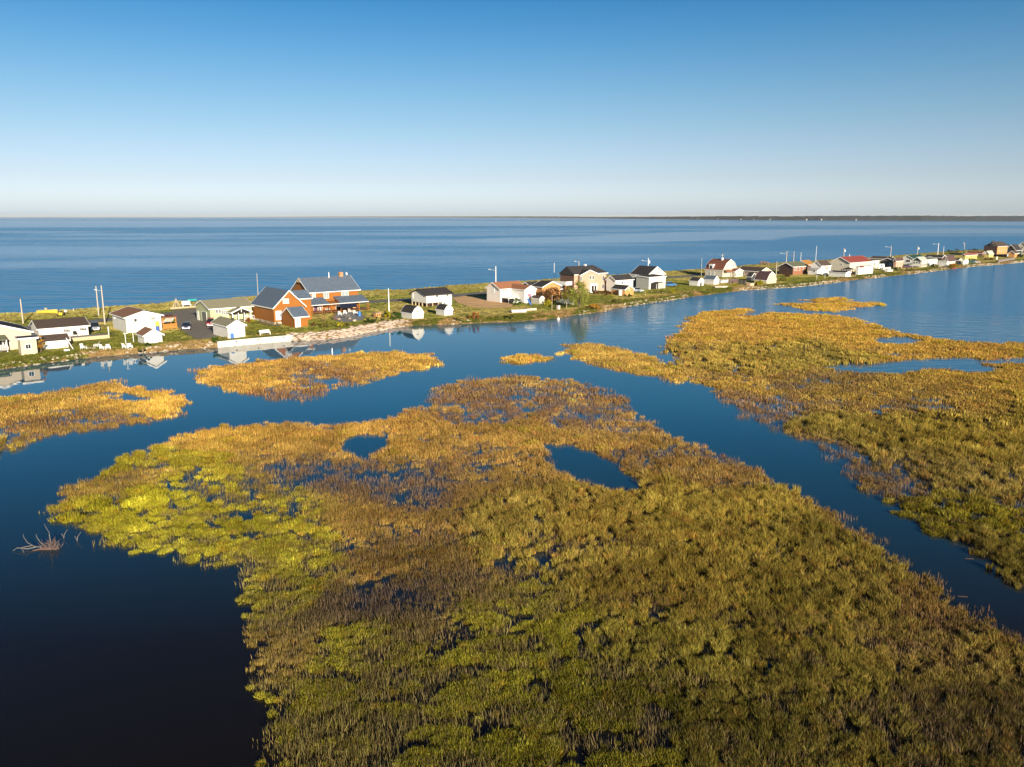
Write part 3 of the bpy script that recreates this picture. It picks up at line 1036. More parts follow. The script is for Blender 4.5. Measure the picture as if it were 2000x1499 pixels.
NP = 0
NP += marsh('marsh_grass', 'large near marsh of golden grass, yellow-green bushes and olive reeds', M_MAIN, 11)
NP += marsh('marsh_grass', 'golden and olive marsh grass on the right beyond the channel', M_RIGHT, 12)
NP += marsh('marsh_grass', 'golden grass island in front of the log house', M_MID, 13)
NP += marsh('marsh_grass', 'golden grass island on the left with small pools', M_LEFT, 14)
NP += marsh('marsh_grass', 'tiny golden grass islet in the middle of the lagoon', M_SMALL, 15)
NP += marsh('marsh_grass', 'thin farther grass islet in the far reach of the lagoon', M_FAR_A, 16)
NP += marsh('marsh_grass', 'thin longer grass islet in the far reach of the lagoon', M_FAR_B, 17)
print('marsh plants', NP)
# ------------------------------------------------------------------ buildings
def profile(kind, D, h, rise):
    return {'gable': [(0, h), (D / 2, h + rise), (D, h)],
            'gambrel': [(0, h), (.2 * D, h + .62 * rise), (.5 * D, h + rise), (.8 * D, h + .62 * rise), (D, h)],
            'mono': [(0, h), (D, h + rise)], 'monod': [(0, h + rise), (D, h)], 'flat': [(0, h), (D, h + .12)]}[kind]


def shell(mb, W, D, axis, prof, z0=-.6):
    """Four walls with their gable ends."""
    P = [(0, z0)] + prof + [(prof[-1][0], z0)]
    L = W if axis == 'u' else D
    mk = (lambda t, e, z: (e, t, z)) if axis == 'u' else (lambda t, e, z: (t, e, z))
    a = [mk(t, 0, z) for t, z in P]
    b = [mk(t, L, z) for t, z in P]
    n = len(P)
    f = [tuple(range(n)), tuple(range(2 * n - 1, n - 1, -1)), (0, n, n + 1, 1), (n - 1, n - 2, 2 * n - 2, 2 * n - 1)]
    mb.add(a + b, f)
    return mb


def roof_slabs(W, D, axis, prof, over=.35, th=.16, e0=None, e1=None):
    e0 = over if e0 is None else e0
    e1 = over if e1 is None else e1
    L = W if axis == 'u' else D
    mk = (lambda t, e, z: (e, t, z)) if axis == 'u' else (lambda t, e, z: (t, e, z))
    P = list(prof)
    (t0, z0), (t1, z1) = P[0], P[1]
    k = over / math.hypot(t1 - t0, z1 - z0)
    P[0] = (t0 - (t1 - t0) * k, z0 - (z1 - z0) * k)
    (t0, z0), (t1, z1) = P[-1], P[-2]
    k = over / math.hypot(t1 - t0, z1 - z0)
    P[-1] = (t0 - (t1 - t0) * k, z0 - (z1 - z0) * k)
    mb, tr = MB(), MB()
    for (ta, za), (tb, zb) in zip(P, P[1:]):
        q = lambda e, lo, hi: [mk(ta, e, za + lo), mk(tb, e, zb + lo), mk(tb, e, zb + hi), mk(ta, e, za + hi)]
        mb.prism(q(-e0, .003, th), q(L + e1, .003, th))
        for ea, eb in ((-e0 - .05, -e0 - .003), (L + e1 + .003, L + e1 + .05)):
            tr.prism(q(ea, -.12, th + .02), q(eb, -.12, th + .02))
    for t, z in (P[0], P[-1]):
        s = -1 if t == P[0][0] else 1
        lo, hi = sorted((t + s * .003, t + s * .06))
        c = [mk(lo, -e0, z - .06), mk(hi, -e0, z - .06), mk(hi, -e0, z + th), mk(lo, -e0, z + th)]
        d = [mk(lo, L + e1, z - .06), mk(hi, L + e1, z - .06), mk(hi, L + e1, z + th), mk(lo, L + e1, z + th)]
        tr.prism(c, d)
    return mb, tr


def hip_roof(W, D, h, rise, left_gable=False, over=.4):
    r = D / 2
    a, b = (-over if left_gable else r * .9), W - r * .9
    o = over
    z0 = h - .12
    base = [(-o, -o, z0), (W + o, -o, z0), (W + o, D + o, z0), (-o, D + o, z0)]
    top = [(a, D / 2, h + rise), (b, D / 2, h + rise)]
    mb = MB().add([(x, y, z + .16) for x, y, z in base] + [(x, y, z + .16) for x, y, z in top] + base,
                  [(0, 1, 5, 4), (1, 2, 5), (2, 3, 4, 5), (3, 0, 4), (6, 9, 8, 7), (0, 6, 7, 1), (1, 7, 8, 2), (2, 8, 9, 3), (3, 9, 6, 0)])
    tr = MB()
    for x0, x1, y0, y1 in ((-o - .06, W + o + .06, -o - .06, -o - .003), (-o - .06, W + o + .06, D + o + .003, D + o + .06), (W + o + .003, W + o + .06, -o, D + o)):
        tr.box(x0, x1, y0, y1, z0 - .05, z0 + .17)
    return mb, tr


_wm = {}


def win_mesh(w, h, fm):
    k = (round(w, 2), round(h, 2), fm.name)
    if k not in _wm:
        f = .09
        m = MB()
        for b in ((-w / 2 - f, -w / 2, -f, h + f), (w / 2, w / 2 + f, -f, h + f), (-w / 2, w / 2, -f, 0), (-w / 2, w / 2, h, h + f), (-.025, .025, 0, h)):
            m.box(b[0], b[1], -.07, .02, b[2], b[3])
        _wm[k] = (m.mesh('window', fm), MB().box(-w / 2, w / 2, -.02, .015, 0, h))
    return _wm[k]


class House:
    """Built from the corner C nearest the camera between the lagoon-side wall (along U) and the end wall (along V)."""

    def __init__(s, name, label, cat, C, r, l=None, eave=None, h=None, D=None, W=None, ridge='u', kind='gable', rise=1.2, wall=WHITE, roof=None, trim=TRIM,
                 over=.35, z0=-.6, group=None, hip=None, front=None, anchor='L', dz=0.0, gz=LZ):
        P = at(C[0], C[1], gz)
        if anchor == 'R':
            P = P - U * W
        s.P = P
        s.W = W or along(P, U, r)
        s.D = D or along(P, V, l)
        s.h = h or (zat(P if anchor == 'L' else P + U * s.W, eave) - gz)
        s.o = thing(name, label, cat, (P.x, P.y, gz), YAW, group)
        s.kind, s.ridge, s.rise = kind, ridge, rise
        s.vol('', 0, 0, s.W, s.D, s.h, ridge, kind, rise, wall, roof, trim, over, z0, hip)

    def vol(s, pre, x, y, W, D, h, ridge, kind, rise, wall, roof, trim=TRIM, over=.35, z0=-.6, hip=None, e0=None, e1=None):
        nm = (lambda t: pre + '_' + t) if pre else (lambda t: t)
        prof = [(0, h), (D, h)] if hip is not None else profile(kind, D if ridge == 'u' else W, h, rise)
        mb = MB()
        if hip is not None:
            mb.box(0, W, 0, D, z0, h)
            if hip:
                mb.add([(0, 0, h - .02), (0, D, h - .02), (0, D / 2, h + rise - .05), (.1, D / 2, h + rise - .05)], [(0, 2, 1)])
            rb, tr = hip_roof(W, D, h, rise, hip)
        else:
            shell(mb, W, D, ridge, prof, z0)
            rb, tr = roof_slabs(W, D, ridge, prof, over, e0=e0, e1=e1)
        mb.build(nm('wall'), wall, s.o, (x, y, 0))
        rb.build(nm('roof'), roof, s.o, (x, y, 0))
        if trim:
            tr.build(nm('roof_trim'), trim, s.o, (x, y, 0))

    def xy(s, face, px, py, off=0.0):
        if face == 'f':
            P = s.P - V * off
            t = along(P, U, px)
            return t, zat(P + U * t, py) - s.P.z
        P = s.P - U * off
        t = along(P, V, px)
        return t, zat(P + V * t, py) - s.P.z

    def win(s, face, px, py, w, h, fm=TRIM, gm=GLASS, name='window', off=0.0):
        """Window centred on a pixel of the lagoon-side face ('f') or the end face ('s')."""
        t, z = s.xy(face, px, py, off)
        fme, pmb = win_mesh(w, h, fm)
        loc, rot = ((t, -off, z - h / 2), (0, 0, 0)) if face == 'f' else ((-off, t, z - h / 2), (0, 0, -math.pi / 2))
        o = put(name, fme, s.o, loc, rot)
        pmb.build('pane', gm, o)
        return o

    def door(s, face, px, w, h, m, z=0.0, off=0.0, name='door'):
        t, _ = s.xy(face, px, 600, off)
        mb = MB().box(-w / 2, w / 2, -.05, .03, z, z + h)
        loc, rot = ((t, -off, 0), (0, 0, 0)) if face == 'f' else ((-off, t, 0), (0, 0, -math.pi / 2))
        d = mb.build(name, m, s.o, loc, rot)
        fr = MB().box(-w / 2 - .1, -w / 2 - .003, -.07, .02, z, z + h + .1).box(w / 2 + .003, w / 2 + .1, -.07, .02, z, z + h + .1).box(-w / 2, w / 2, -.07, .02, z + h + .003, z + h + .1)
        fr.build('door_frame', TRIM, d)
        return d

    def part(s, name, mb, m, loc=(0, 0, 0), label=None):
        return mb.build(name, m, s.o, loc, label=label)

    def post(s, x, y, z0, z1, m=TRIM, w=.07, name='post'):
        return MB().box(x - w, x + w, y - w, y + w, z0, z1).build(name, m, s.o)

    def rail(s, x0, x1, y, z, m=TRIM, h=.95, step=.35, axis='u', name='railing'):
        """One run of railing: two rails and its balusters."""
        mb = MB()
        B = (lambda a, b, c, d: mb.box(a, b, y - .03, y + .03, c, d)) if axis == 'u' else (lambda a, b, c, d: mb.box(y - .03, y + .03, a, b, c, d))
        B(x0, x1, z + h - .08, z + h)
        B(x0, x1, z + .08, z + .15)
        n = max(2, int((x1 - x0) / step))
        for i in range(n + 1):
            x = x0 + (x1 - x0) * i / n
            B(x - .035, x + .035, z + .15, z + h - .08)
        return mb.build(name, m, s.o)


def c_(*a):
    return srgb(*a)


# roofs and walls, in their own colours
R_DARK = shingle('charcoal_shingle', (0.045, 0.042, 0.045))
R_BROWN = shingle('brown_shingle', (0.26, 0.14, 0.09))
R_BRDK = shingle('dark_brown_shingle', (0.085, 0.062, 0.052))
R_GREEN = shingle('grey_green_shingle', (0.27, 0.25, 0.17))
R_BLUE = shingle('blue_grey_shingle', (0.105, 0.14, 0.195), 0.38)
R_RUST = shingle('rust_shingle', (0.34, 0.15, 0.08))
R_RED = shingle('red_shingle', (0.26, 0.06, 0.05))
R_REDBR = shingle('red_brown_shingle', (0.20, 0.075, 0.05))
R_ORANGE = shingle('orange_shingle', (0.34, 0.17, 0.05))
R_MOSS = shingle('moss_shingle', (0.13, 0.14, 0.09))
R_DKGREEN = mat('dark_green_metal_roof', (0.02, 0.07, 0.055), 0.6, 0.1)
R_PALE = mat('pale_metal_roof', (0.45, 0.47, 0.40), 0.6, 0.1)
R_PURPLE = shingle('purple_brown_shingle', (0.095, 0.055, 0.055))
BEIGE = siding('beige_siding', (0.55, 0.46, 0.34))
BEIGE2 = siding('cream_siding', (0.58, 0.53, 0.43))
GREENW = siding('pale_green_siding', (0.44, 0.46, 0.26))
LOG = siding('orange_log', (0.31, 0.112, 0.017))
LOGD = siding('brown_log', (0.18, 0.075, 0.03))
BROWNW = siding('brown_siding', (0.15, 0.085, 0.06))
DKBROWN = siding('dark_brown_siding', (0.07, 0.04, 0.033))
GRBROWN = siding('grey_brown_siding', (0.13, 0.105, 0.085))
PEACH = siding('peach_brick_siding', (0.50, 0.32, 0.23))
ORANGEW = siding('orange_siding', (0.55, 0.27, 0.10))
PINKW = siding('pinkish_siding', (0.42, 0.29, 0.22))
YGREEN = siding('yellow_green_siding', (0.42, 0.38, 0.13))
YELLOW = siding('yellow_siding', (0.58, 0.45, 0.16))
BLUEBL = siding('blue_black_siding', (0.025, 0.035, 0.045))
GREYW = siding('grey_siding', (0.40, 0.40, 0.38))
SLATEW = siding('slate_shed_siding', (0.06, 0.065, 0.08))
CONC = mat('pale_concrete', (0.62, 0.56, 0.47), 0.85, 0.12, 0.9, bump=0.1)
ORANGEWOOD = mat('orange_wood', (0.50, 0.19, 0.04), 0.7, 0.2, 2)
BLUEP = mat('blue_panel', (0.05, 0.16, 0.50), 0.5)
DARKGREY = mat('dark_grey_door', (0.16, 0.16, 0.14), 0.6)
SHADE = mat('painted_shade_and_ash', (0.02, 0.017, 0.015), 0.95)  # flat dark tone painted as shade in openings; doubles as fire-pit ash

# --- far left beige bungalow, its shed, and the white bungalow
H = House('bungalow', 'beige bungalow with a dark gabled roof and a railed porch at the left edge', 'house', (64, 680), None, D=12, W=10.4, eave=648, anchor='R', ridge='v', rise=1.7, wall=BEIGE, roof=R_DARK)
for px, py in ((14, 670), (6, 670)):
    H.win('f', px, py, .9, 1.2)
H.part('porch_roof', MB().prism([(-1, -2.4, 2.15), (-1, 0, 2.75), (-1, 0, 2.9), (-1, -2.4, 2.3)], [(6.2, -2.4, 2.15), (6.2, 0, 2.75), (6.2, 0, 2.9), (6.2, -2.4, 2.3)]), R_MOSS)
for x in (-.8, 1.6, 4.0, 6.0):
    H.post(x, -2.3, -.3, 2.15)
H.part('porch_deck', MB().box(-1, 6.2, -2.5, -.01, .25, .4), WOODG)
H.rail(-.8, 6.0, -2.35, .4)
H = House('garden_shed', 'small beige shed with one white window beside the beige bungalow', 'shed', (42.5, 694.5), 74, 37, h=2.9, D=2.6, ridge='v', kind='monod', rise=.0, wall=BEIGE, roof=R_DARK)
H.win('f', 57, 677, .75, .75)
H = House('bungalow', 'long white bungalow with a plain dark roof beside the parked blue pickup', 'house', (78, 669), 174, D=7.2, eave=643, rise=1.25, wall=WHITE, roof=R_BRDK)
for px in (129.6, 135.5):
    H.win('f', px, 646, .45, .55)
for px in (161, 167):
    H.win('f', px, 643.5, .5, .5)
H.win('f', 85.5, 645, .35, .2, name='vent')
dx = H.W
H.part('deck', MB().box(dx - 3.6, dx + 3.2, -2.6, -.01, .55, .7), WOODG)
H.part('deck_skirt', MB().box(dx - 3.6, dx + 3.2, -2.68, -2.61, -.3, .66), WOODP)
H.post(dx + 3.1, -2.5, -.3, 2.3)
H = House('garden_shed', 'low white shed with a dark roof standing in front of the long white bungalow', 'shed', (88.5, 683), 134, D=3.4, eave=667.5, rise=.85, wall=WHITE, roof=R_BRDK)
H.win('f', 128.5, 676.5, .4, .25)
# --- white house with brown roof, its shed and pergola
H = House('cottage', 'white gabled cottage with a brown roof and a wooden pergola at its right side', 'house', (248, 651), 316.5, 221.6, eave=620.5, ridge='v', rise=1.05, wall=WHITE, roof=R_BROWN, over=.5)
for px, py in ((264.5, 626), (268.5, 625.5), (299, 622.5), (303, 622)):
    H.win('f', px, py, .32, .6)
H.win('s', 226, 618, .8, .9, gm=GLASSB)
H.door('f', 308.5, .9, 1.9, mat('yellow_door', (0.6, 0.45, 0.08), .6), .1)
W_ = H.W
H.part('pergola_roof', MB().box(W_ + .35, W_ + 3.4, .4, 4.2, 2.5, 2.72), R_REDBR)
for x in (W_ + .5, W_ + 3.2):
    for y in (.6, 4.0):
        H.post(x, y, -.3, 2.5, ORANGEWOOD, .09, 'pergola_post')
for i in range(7):
    MB().prism([(0, 0, 0), (.1, 0, 0), (1.0, 0, .9), (.9, 0, .9)], [(0, .05, 0), (.1, .05, 0), (1.0, .05, .9), (.9, .05, .9)]).build('lattice_slat', TRIM, H.o, (W_ + .3 + i * .3, .5, 1.55))
for i in range(10):
    MB().box(0, .26, 0, .06, .15, 1.2).build('fence_board', ORANGEWOOD, H.o, (W_ + .45 + i * .29, .42, 0))
H = House('garden_shed', 'small white gabled shed with a brown roof in front of the brown roofed cottage', 'shed', (283, 673), 317.5, 270, eave=655.5, ridge='v', rise=.95, wall=WHITE, roof=R_BROWN, over=.4)
# --- pale green bungalow and white boathouse
H = House('bungalow', 'pale green bungalow with a grey green roof, garage door and white gabled porch', 'house', (412, 632), 493, 384.7, eave=603.5, rise=1.5, wall=GREENW, roof=R_GREEN, over=.45)
H.win('f', 425, 608.5, .45, .75); H.win('f', 430.5, 608.5, .45, .75)
for px in (436.5, 440, 443.5):
    H.win('f', px, 611, .35, 1.0)
H.door('s', 400, 3.0, 2.3, DARKGREY, 0, name='garage_door')
H.door('s', 388, .9, 2.1, TRIM, 0)
a0, a1 = along(H.P, U, 446), along(H.P, U, 483)
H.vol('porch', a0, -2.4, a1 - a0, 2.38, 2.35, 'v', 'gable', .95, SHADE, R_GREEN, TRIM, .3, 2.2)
for t in np.linspace(a0 + .15, a1 - .15, 4):
    H.post(t, -2.3, -.3, 2.35)
H.post((a0 + a1) / 2, -2.43, 2.3, 3.3, name='king_post')
H.part('porch_deck', MB().box(a0, a1 + .8, -2.5, -.01, .3, .45), WOODG)
H.rail(a1 - 1.6, a1 + .7, -2.45, .45)
H.door('f', 452, 1.0, 1.9, mat('olive_curtain', (0.25, 0.24, 0.06), .7), .5)
H.win('f', 460, 611, .9, 1.1); H.win('f', 468, 612, 1.2, 1.0, gm=mat('tan_blind', (0.5, 0.42, 0.28), .7)); H.win('f', 478.5, 610, .5, 1.5)
H = House('boathouse', 'white boathouse with a grey green roof standing on the concrete sea wall', 'boathouse', (446, 662), 479.3, 417, eave=637.5, ridge='v', rise=1.0, wall=WHITE, roof=R_GREEN, over=.35)
H.door('f', 453.5, .75, 1.0, BLUEP, .05, name='hatch')
H.part('ridge_vent', MB().box(H.W / 2 - .2, H.W / 2 + .2, 1.2, 1.7, H.h + .9, H.h + 1.35), BLACK)
# --- orange log garage, orange shed, large log house
H = House('log_garage', 'orange log garage with a steep speckled blue grey roof and a white gable window', 'garage', (536, 634), 595, 495, eave=600.5, ridge='v', rise=3.5, wall=LOG, roof=R_BLUE, over=.5)
H.win('f', 557.5, 588.5, .55, .95, gm=GLASSB); H.win('f', 563.5, 588.5, .55, .95, gm=GLASSB)
H.part('foundation', MB().box(-.06, H.W + .05, -.05, H.D, -.5, .45), CONC)
H.door('f', 545, 1.2, 2.0, TRIM, .9)
G = H
H.vol('wing', H.W + .03, 3.0, along(H.P + V * 3, U, 609) - H.W, 5.5, 5.1, 'u', 'gable', 1.6, LOG, R_BLUE, TRIM, .3)
H = House('garden_shed', 'small orange wooden shed with a blue grey roof and a white door', 'shed', (576, 640), 602, 552, eave=619.8, rise=1.75, wall=LOG, roof=R_BLUE, over=.3)
H.door('f', 582, 1.1, 2.1, TRIM, .02)
H = House('log_house', 'large orange log house with a speckled blue grey roof, chimneys and a full width porch', 'house', (607, 613), 700, D=9.5, eave=570.5, rise=3.1, wall=LOG, roof=R_BLUE, over=.6)
H.win('f', 614.5, 578, .8, 1.1, gm=GLASSB); H.win('f', 638.5, 577, 1.3, 1.5, gm=GLASSB); H.win('f', 675, 574, 1.9, 1.0, gm=GLASSB)
a0, a1 = -1.4, H.W + 1.2
for nm, x0, x1 in (('porch_roof', a0, along(H.P, U, 632)), ('porch_roof', along(H.P, U, 652), a1)):
    H.part(nm, MB().prism([(x0, -3.4, 2.45), (x0, -.01, 3.75), (x0, -.01, 3.93), (x0, -3.4, 2.63)], [(x1, -3.4, 2.45), (x1, -.01, 3.75), (x1, -.01, 3.93), (x1, -3.4, 2.63)]), R_BLUE)
H.part('porch_beam', MB().box(a0, a1, -3.42, -3.2, 2.3, 2.44), TRIM)
H.part('balcony', MB().box(along(H.P, U, 632) + .05, along(H.P, U, 652) - .05, -3.1, -.02, 2.5, 2.65), LOGD)
H.rail(along(H.P, U, 632) + .05, along(H.P, U, 652) - .05, -3.0, 2.65, LOGD)
for t in np.linspace(a0 + .2, a1 - .2, 7):
    H.post(t, -3.3, -.3, 2.3, LOG, .1)
H.part('porch_deck', MB().box(a0, a1, -3.5, -.01, .4, .55), LOGD)
H.rail(a0 + .2, along(H.P, U, 636), -3.4, .55, LOGD)
H.rail(along(H.P, U, 702), a1, -3.4, .55, LOGD)
H.door('f', 617, 1.0, 2.0, mat('dark_purple_door', (0.09, 0.04, 0.11), .6), .55)
H.door('f', 626.5, 1.0, 1.9, TRIM, .55); H.win('f', 640, 606, 1.0, .9, gm=GLASSB); H.win('f', 662, 602, 1.6, 1.0); H.win('f', 690, 599, 1.0, 1.1, gm=mat('amber_curtain', (0.5, 0.25, 0.03), .6))
H.part('solar_awning', MB().prism([(along(H.P, U, 649), -4.9, 1.35), (along(H.P, U, 649), -3.5, 2.2), (along(H.P, U, 649), -3.5, 2.27), (along(H.P, U, 649), -4.9, 1.42)],
                                  [(along(H.P, U, 681), -4.9, 1.35), (along(H.P, U, 681), -3.5, 2.2), (along(H.P, U, 681), -3.5, 2.27), (along(H.P, U, 681), -4.9, 1.42)]), mat('dark_awning', (0.02, 0.025, 0.05), .25, spec=.6))
H.part('peak_board', MB().prism([(-.68, 3.4, H.h + 2.1), (-.68, 6.1, H.h + 2.1), (-.68, 4.75, H.h + 3.3)], [(-.62, 3.4, H.h + 2.1), (-.62, 6.1, H.h + 2.1), (-.62, 4.75, H.h + 3.3)]), WOODP)
zr = H.h + 3.1
x = along(H.P + V * 4.7, U, 668.5)
H.part('chimney', MB().box(x - .5, x + .5, 4.4, 5.3, zr - .6, zr + 1.1), mat('orange_brick', (0.45, 0.22, 0.11), .9, .25, 4))
x = along(H.P + V * 4.7, U, 643.5)
H.part('flue', MB().tube((x, 4.2, zr - .6), (x, 4.2, zr + 1.2), .11, n=8), CHROME)
x = along(H.P + V * 4.7, U, 679)
H.part('satellite_dish', MB().tube((x, 4.8, zr - .3), (x, 4.8, zr + 1.0), .05).tube((x, 4.7, zr + .6), (x + .1, 4.55, zr + .65), .35, .4, 10), TRIM)
# --- stilt house and sheds
H = House('stilt_house', 'white house with a dark roof raised on short wooden stilts', 'house', (833, 600), 882.7, 804, eave=576.9, rise=1.3, wall=WHITE, roof=R_DARK, over=.45, trim=mat('dark_trim', (.05, .05, .055), .6), z0=1.0)
H.win('f', 854, 578.5, .7, .6); H.win('f', 874, 577.5, .6, .6); H.win('s', 824, 578, .7, .7); H.win('s', 806.5, 577, .5, 1.7)
for t in np.linspace(.15, H.W - 2.6, 4):
    H.post(t, .12, -.5, 1.0, WOODP, .12, 'stilt')
for t in np.linspace(2.2, H.D - .15, 4):
    H.post(.12, t, -.5, 1.0, WOODP, .12, 'stilt')
x0 = along(H.P, U, 864)
H.part('lower_wall', MB().box(x0, H.W - .02, .02, 2.6, -.5, .995), WHITE)
H.part('crawl_space', MB().box(.6, x0 - .1, 1.2, H.D - .2, -.4, .99), mat('dark_red_board', (.05, .02, .02), .9))
H.win('f', 868, 593, .5, .5)
SH1 = House('garden_shed', 'white barn style shed with a small dark gable window below the stilt house', 'shed', (805, 624.3), 827.3, 784, eave=613, ridge='v', kind='gambrel', rise=1.55, wall=WHITE, roof=R_DARK, over=.12)
SH1.win('f', 815, 609, .6, .25)
H = House('garden_shed', 'smaller plain windowless white barn style shed below the stilt house', 'shed', (868, 617.3), 884.6, 851.8, eave=606.8, ridge='v', kind='gambrel', rise=1.2, wall=WHITE, roof=R_DARK, over=.12)
# --- white house with rust roof
H = House('cottage', 'white house with a rust coloured roof, a front gable wing and a white raised deck', 'house', (977, 591), 1024, 951, eave=564.8, rise=1.55, wall=WHITE, roof=R_RUST, over=.4)
H.win('f', 987, 570, .7, .8, gm=GLASSB); H.win('f', 1000.5, 570.5, .45, 1.1); H.win('f', 1004.5, 570.5, .45, 1.1); H.win('f', 1011, 569, .5, 1.0); H.win('f', 1016, 569, .7, 1.0); H.win('s', 964, 568, .7, 1.2, gm=GLASSB)
H.part('awning', MB().box(.6, along(H.P, U, 1006), -1.0, -.02, 3.45, 3.55), TRIM)
H.part('deck', MB().box(.3, along(H.P, U, 1012), -3.2, -.01, 1.25, 1.42), TRIM)
H.rail(.4, along(H.P, U, 1011), -3.1, 1.42)
for t in (.5, 2.6, 5.0):
    H.post(t, -3.1, -.4, 1.25)
H.part('under_deck_shade', MB().box(.6, along(H.P, U, 1010), -2.6, -.03, -.3, 1.24), SHADE)  # solid dark block painted as the shade below the deck
P2 = at(1024.5, 592.5, LZ) - H.P
wx, wy = P2.dot(U), P2.dot(V)
ww = along(at(1024.5, 592.5, LZ), U, 1046)
H.vol('wing', wx, wy, ww, -wy - .01 if wy < 0 else 3, 3.75, 'v', 'gable', 1.0, WHITE, R_RUST, TRIM, .3, e1=3.0)
H.part('flag', MB().box(wx + ww * .28, wx + ww * .58, wy - .06, wy - .02, 1.75, 2.5), mat('faded_pink_flag', (.5, .16, .22), .8))
H.part('stair', MB().prism([(wx - 2.2, wy + 1.6, .0), (wx - 1.2, wy + 1.6, 0), (wx - .3, wy + 1.6, 1.4), (wx - 1.2, wy + 1.6, 1.4)], [(wx - 2.2, wy + 2.6, .0), (wx - 1.2, wy + 2.6, 0), (wx - .3, wy + 2.6, 1.4), (wx - 1.2, wy + 2.6, 1.4)]), TRIM)
# --- brown house with dark roof and orange gable
H = House('cottage', 'brown house with a dark roof and an orange gabled front half hidden by bushes', 'house', (1046, 586.5), 1096, D=8.5, eave=568, rise=2.1, wall=BROWNW, roof=R_DARK)
P2 = at(1059, 588, LZ) - H.P
H.vol('wing', P2.dot(U), P2.dot(V), along(at(1059, 588, LZ), U, 1094), 4.2, 4.0, 'v', 'gable', 1.35, ORANGEW, R_DARK, TRIM, .4)
H = House('playhouse', 'tiny cream round topped shed with a brown roof beside the white picket fence', 'shed', (1053.5, 595), 1063, h=1.5, D=3.4, ridge='v', kind='gambrel', rise=.65, wall=BEIGE2, roof=R_BRDK, over=.08)
# --- two storey peach house
H = House('house', 'two storey peach house with brown end wall, dark hip roof and white trim', 'house', (1121, 573), 1183.5, 1094, eave=537, rise=2.3, wall=PEACH, roof=R_DARK, hip=True, over=.45)
MBe = MB().box(-.03, -.005, .02, H.D - .02, -.4, H.h).add([(-.04, 0, H.h), (-.04, H.D, H.h), (-.04, H.D / 2, H.h + 2.2)], [(0, 2, 1)])
H.part('end_wall', MBe, BROWNW)
a0, a1 = along(H.P, U, 1128), along(H.P, U, 1161)
H.vol('bay', a0, -1.3, a1 - a0, 1.29, H.h - .1, 'v', 'gable', 1.35, PEACH, R_DARK, TRIM, .35, e1=3.5)
for px, py in ((1134, 545), (1152.5, 542.5), (1158, 542.5)):
    H.win('f', px, py, .7, 1.3, off=1.3)
H.win('f', 1177.5, 543, .8, 1.5); H.win('f', 1177.5, 560, .9, 1.5)
a2 = along(H.P, U, 1142)
H.part('entry_porch', MB().box(a2, a2 + 3.2, -2.5, -1.31, -.3, 2.9), TRIM)
H.part('entry_opening', MB().box(a2 + .5, a2 + 2.7, -2.53, -2.4, .2, 2.2), SHADE)  # dark panel on a solid wall, painted as the entry's shade
for k in range(3):
    H.post(a2 + .3 + k * 1.3, -2.6, -.3, 2.9, TRIM, .1, 'column')
H.part('balcony', MB().box(-2.6, -.02, 1.0, 6.5, 2.55, 2.72), TRIM)
H.part('balcony_parapet', MB().box(-2.66, -2.58, 1.0, 6.5, 2.5, 3.7).box(-2.58, -.03, .93, 1.0, 2.5, 3.7), TRIM)
for y in (1.2, 6.3):
    H.post(-2.5, y, -.4, 2.55, ORANGEW, .12)
x = H.W * .55
H.part('chimney', MB().box(x - .3, x + .3, H.D / 2 - .2, H.D / 2 + .4, H.h + 1.9, H.h + 2.9), TRIM)
# --- white house, orange shed, white gabled house with arched porch
H = House('cottage', 'low white house with a dark roof behind the orange shed', 'house', (1202, 570.5), 1236, 1184, eave=548, rise=1.35, wall=WHITE, roof=R_DARK)
H.win('f', 1215, 553, .7, .8); H.win('f', 1225, 553, .7, .8, gm=GLASSB)
H = House('garden_shed', 'orange brown shed with a dark roof and a white round vent in its gable', 'shed', (1220, 578), 1237.5, 1194, eave=566.5, ridge='v', rise=1.1, wall=ORANGEW, roof=R_DARK, over=.2)
H.win('f', 1228.5, 565.5, .4, .4)
H = House('house', 'tall white gabled house with a dark roof and a white porch with a dark arch', 'house', (1264, 562), 1297, 1232, eave=537.5, ridge='v', rise=2.6, wall=WHITE, roof=R_DARK, over=.4)
H.win('f', 1274, 532.5, .5, .9); H.win('f', 1283, 532.5, .5, .9)
P2 = at(1267, 566, LZ) - H.P
wx, wy = P2.dot(U), P2.dot(V)
ww = along(at(1267, 566, LZ), U, 1299)
H.vol('porch', wx, wy, ww, -wy - .02, 4.0, 'u', 'mono', .35, GREYW, R_DARK, TRIM, .3)
H.part('porch_front', MB().box(wx + .01, wx + ww - .01, wy - .04, wy - .005, -.3, 3.95), WHITE)
arch = [(wx + ww * .1, wy - .07, -.2)] + [(wx + ww * (.5 - .4 * math.cos(t)), wy - .07, 1.9 + .55 * math.sin(t)) for t in np.linspace(0, math.pi, 9)] + [(wx + ww * .9, wy - .07, -.2)]
H.part('arch_opening', MB().prism(arch, [(p[0], p[1] + .02, p[2]) for p in arch]), SHADE)  # dark panel, the shade within the arch painted on
H.part('arch_wall', MB().box(wx + ww * .55, wx + ww * .88, wy - .1, wy - .075, -.2, 2.0), GREYW)
H.win('f', 1279, 546, .4, .6, off=-wy + .05); H.win('f', 1286, 546, .5, .6, off=-wy + .05)
H.part('carport_shade', MB().box(-.12, -.04, 2.5, H.D - .5, .3, 3.2), mat('blue_black_shade', (.025, .05, .10), .7))  # dark panel painted as the shade of the recessed carport
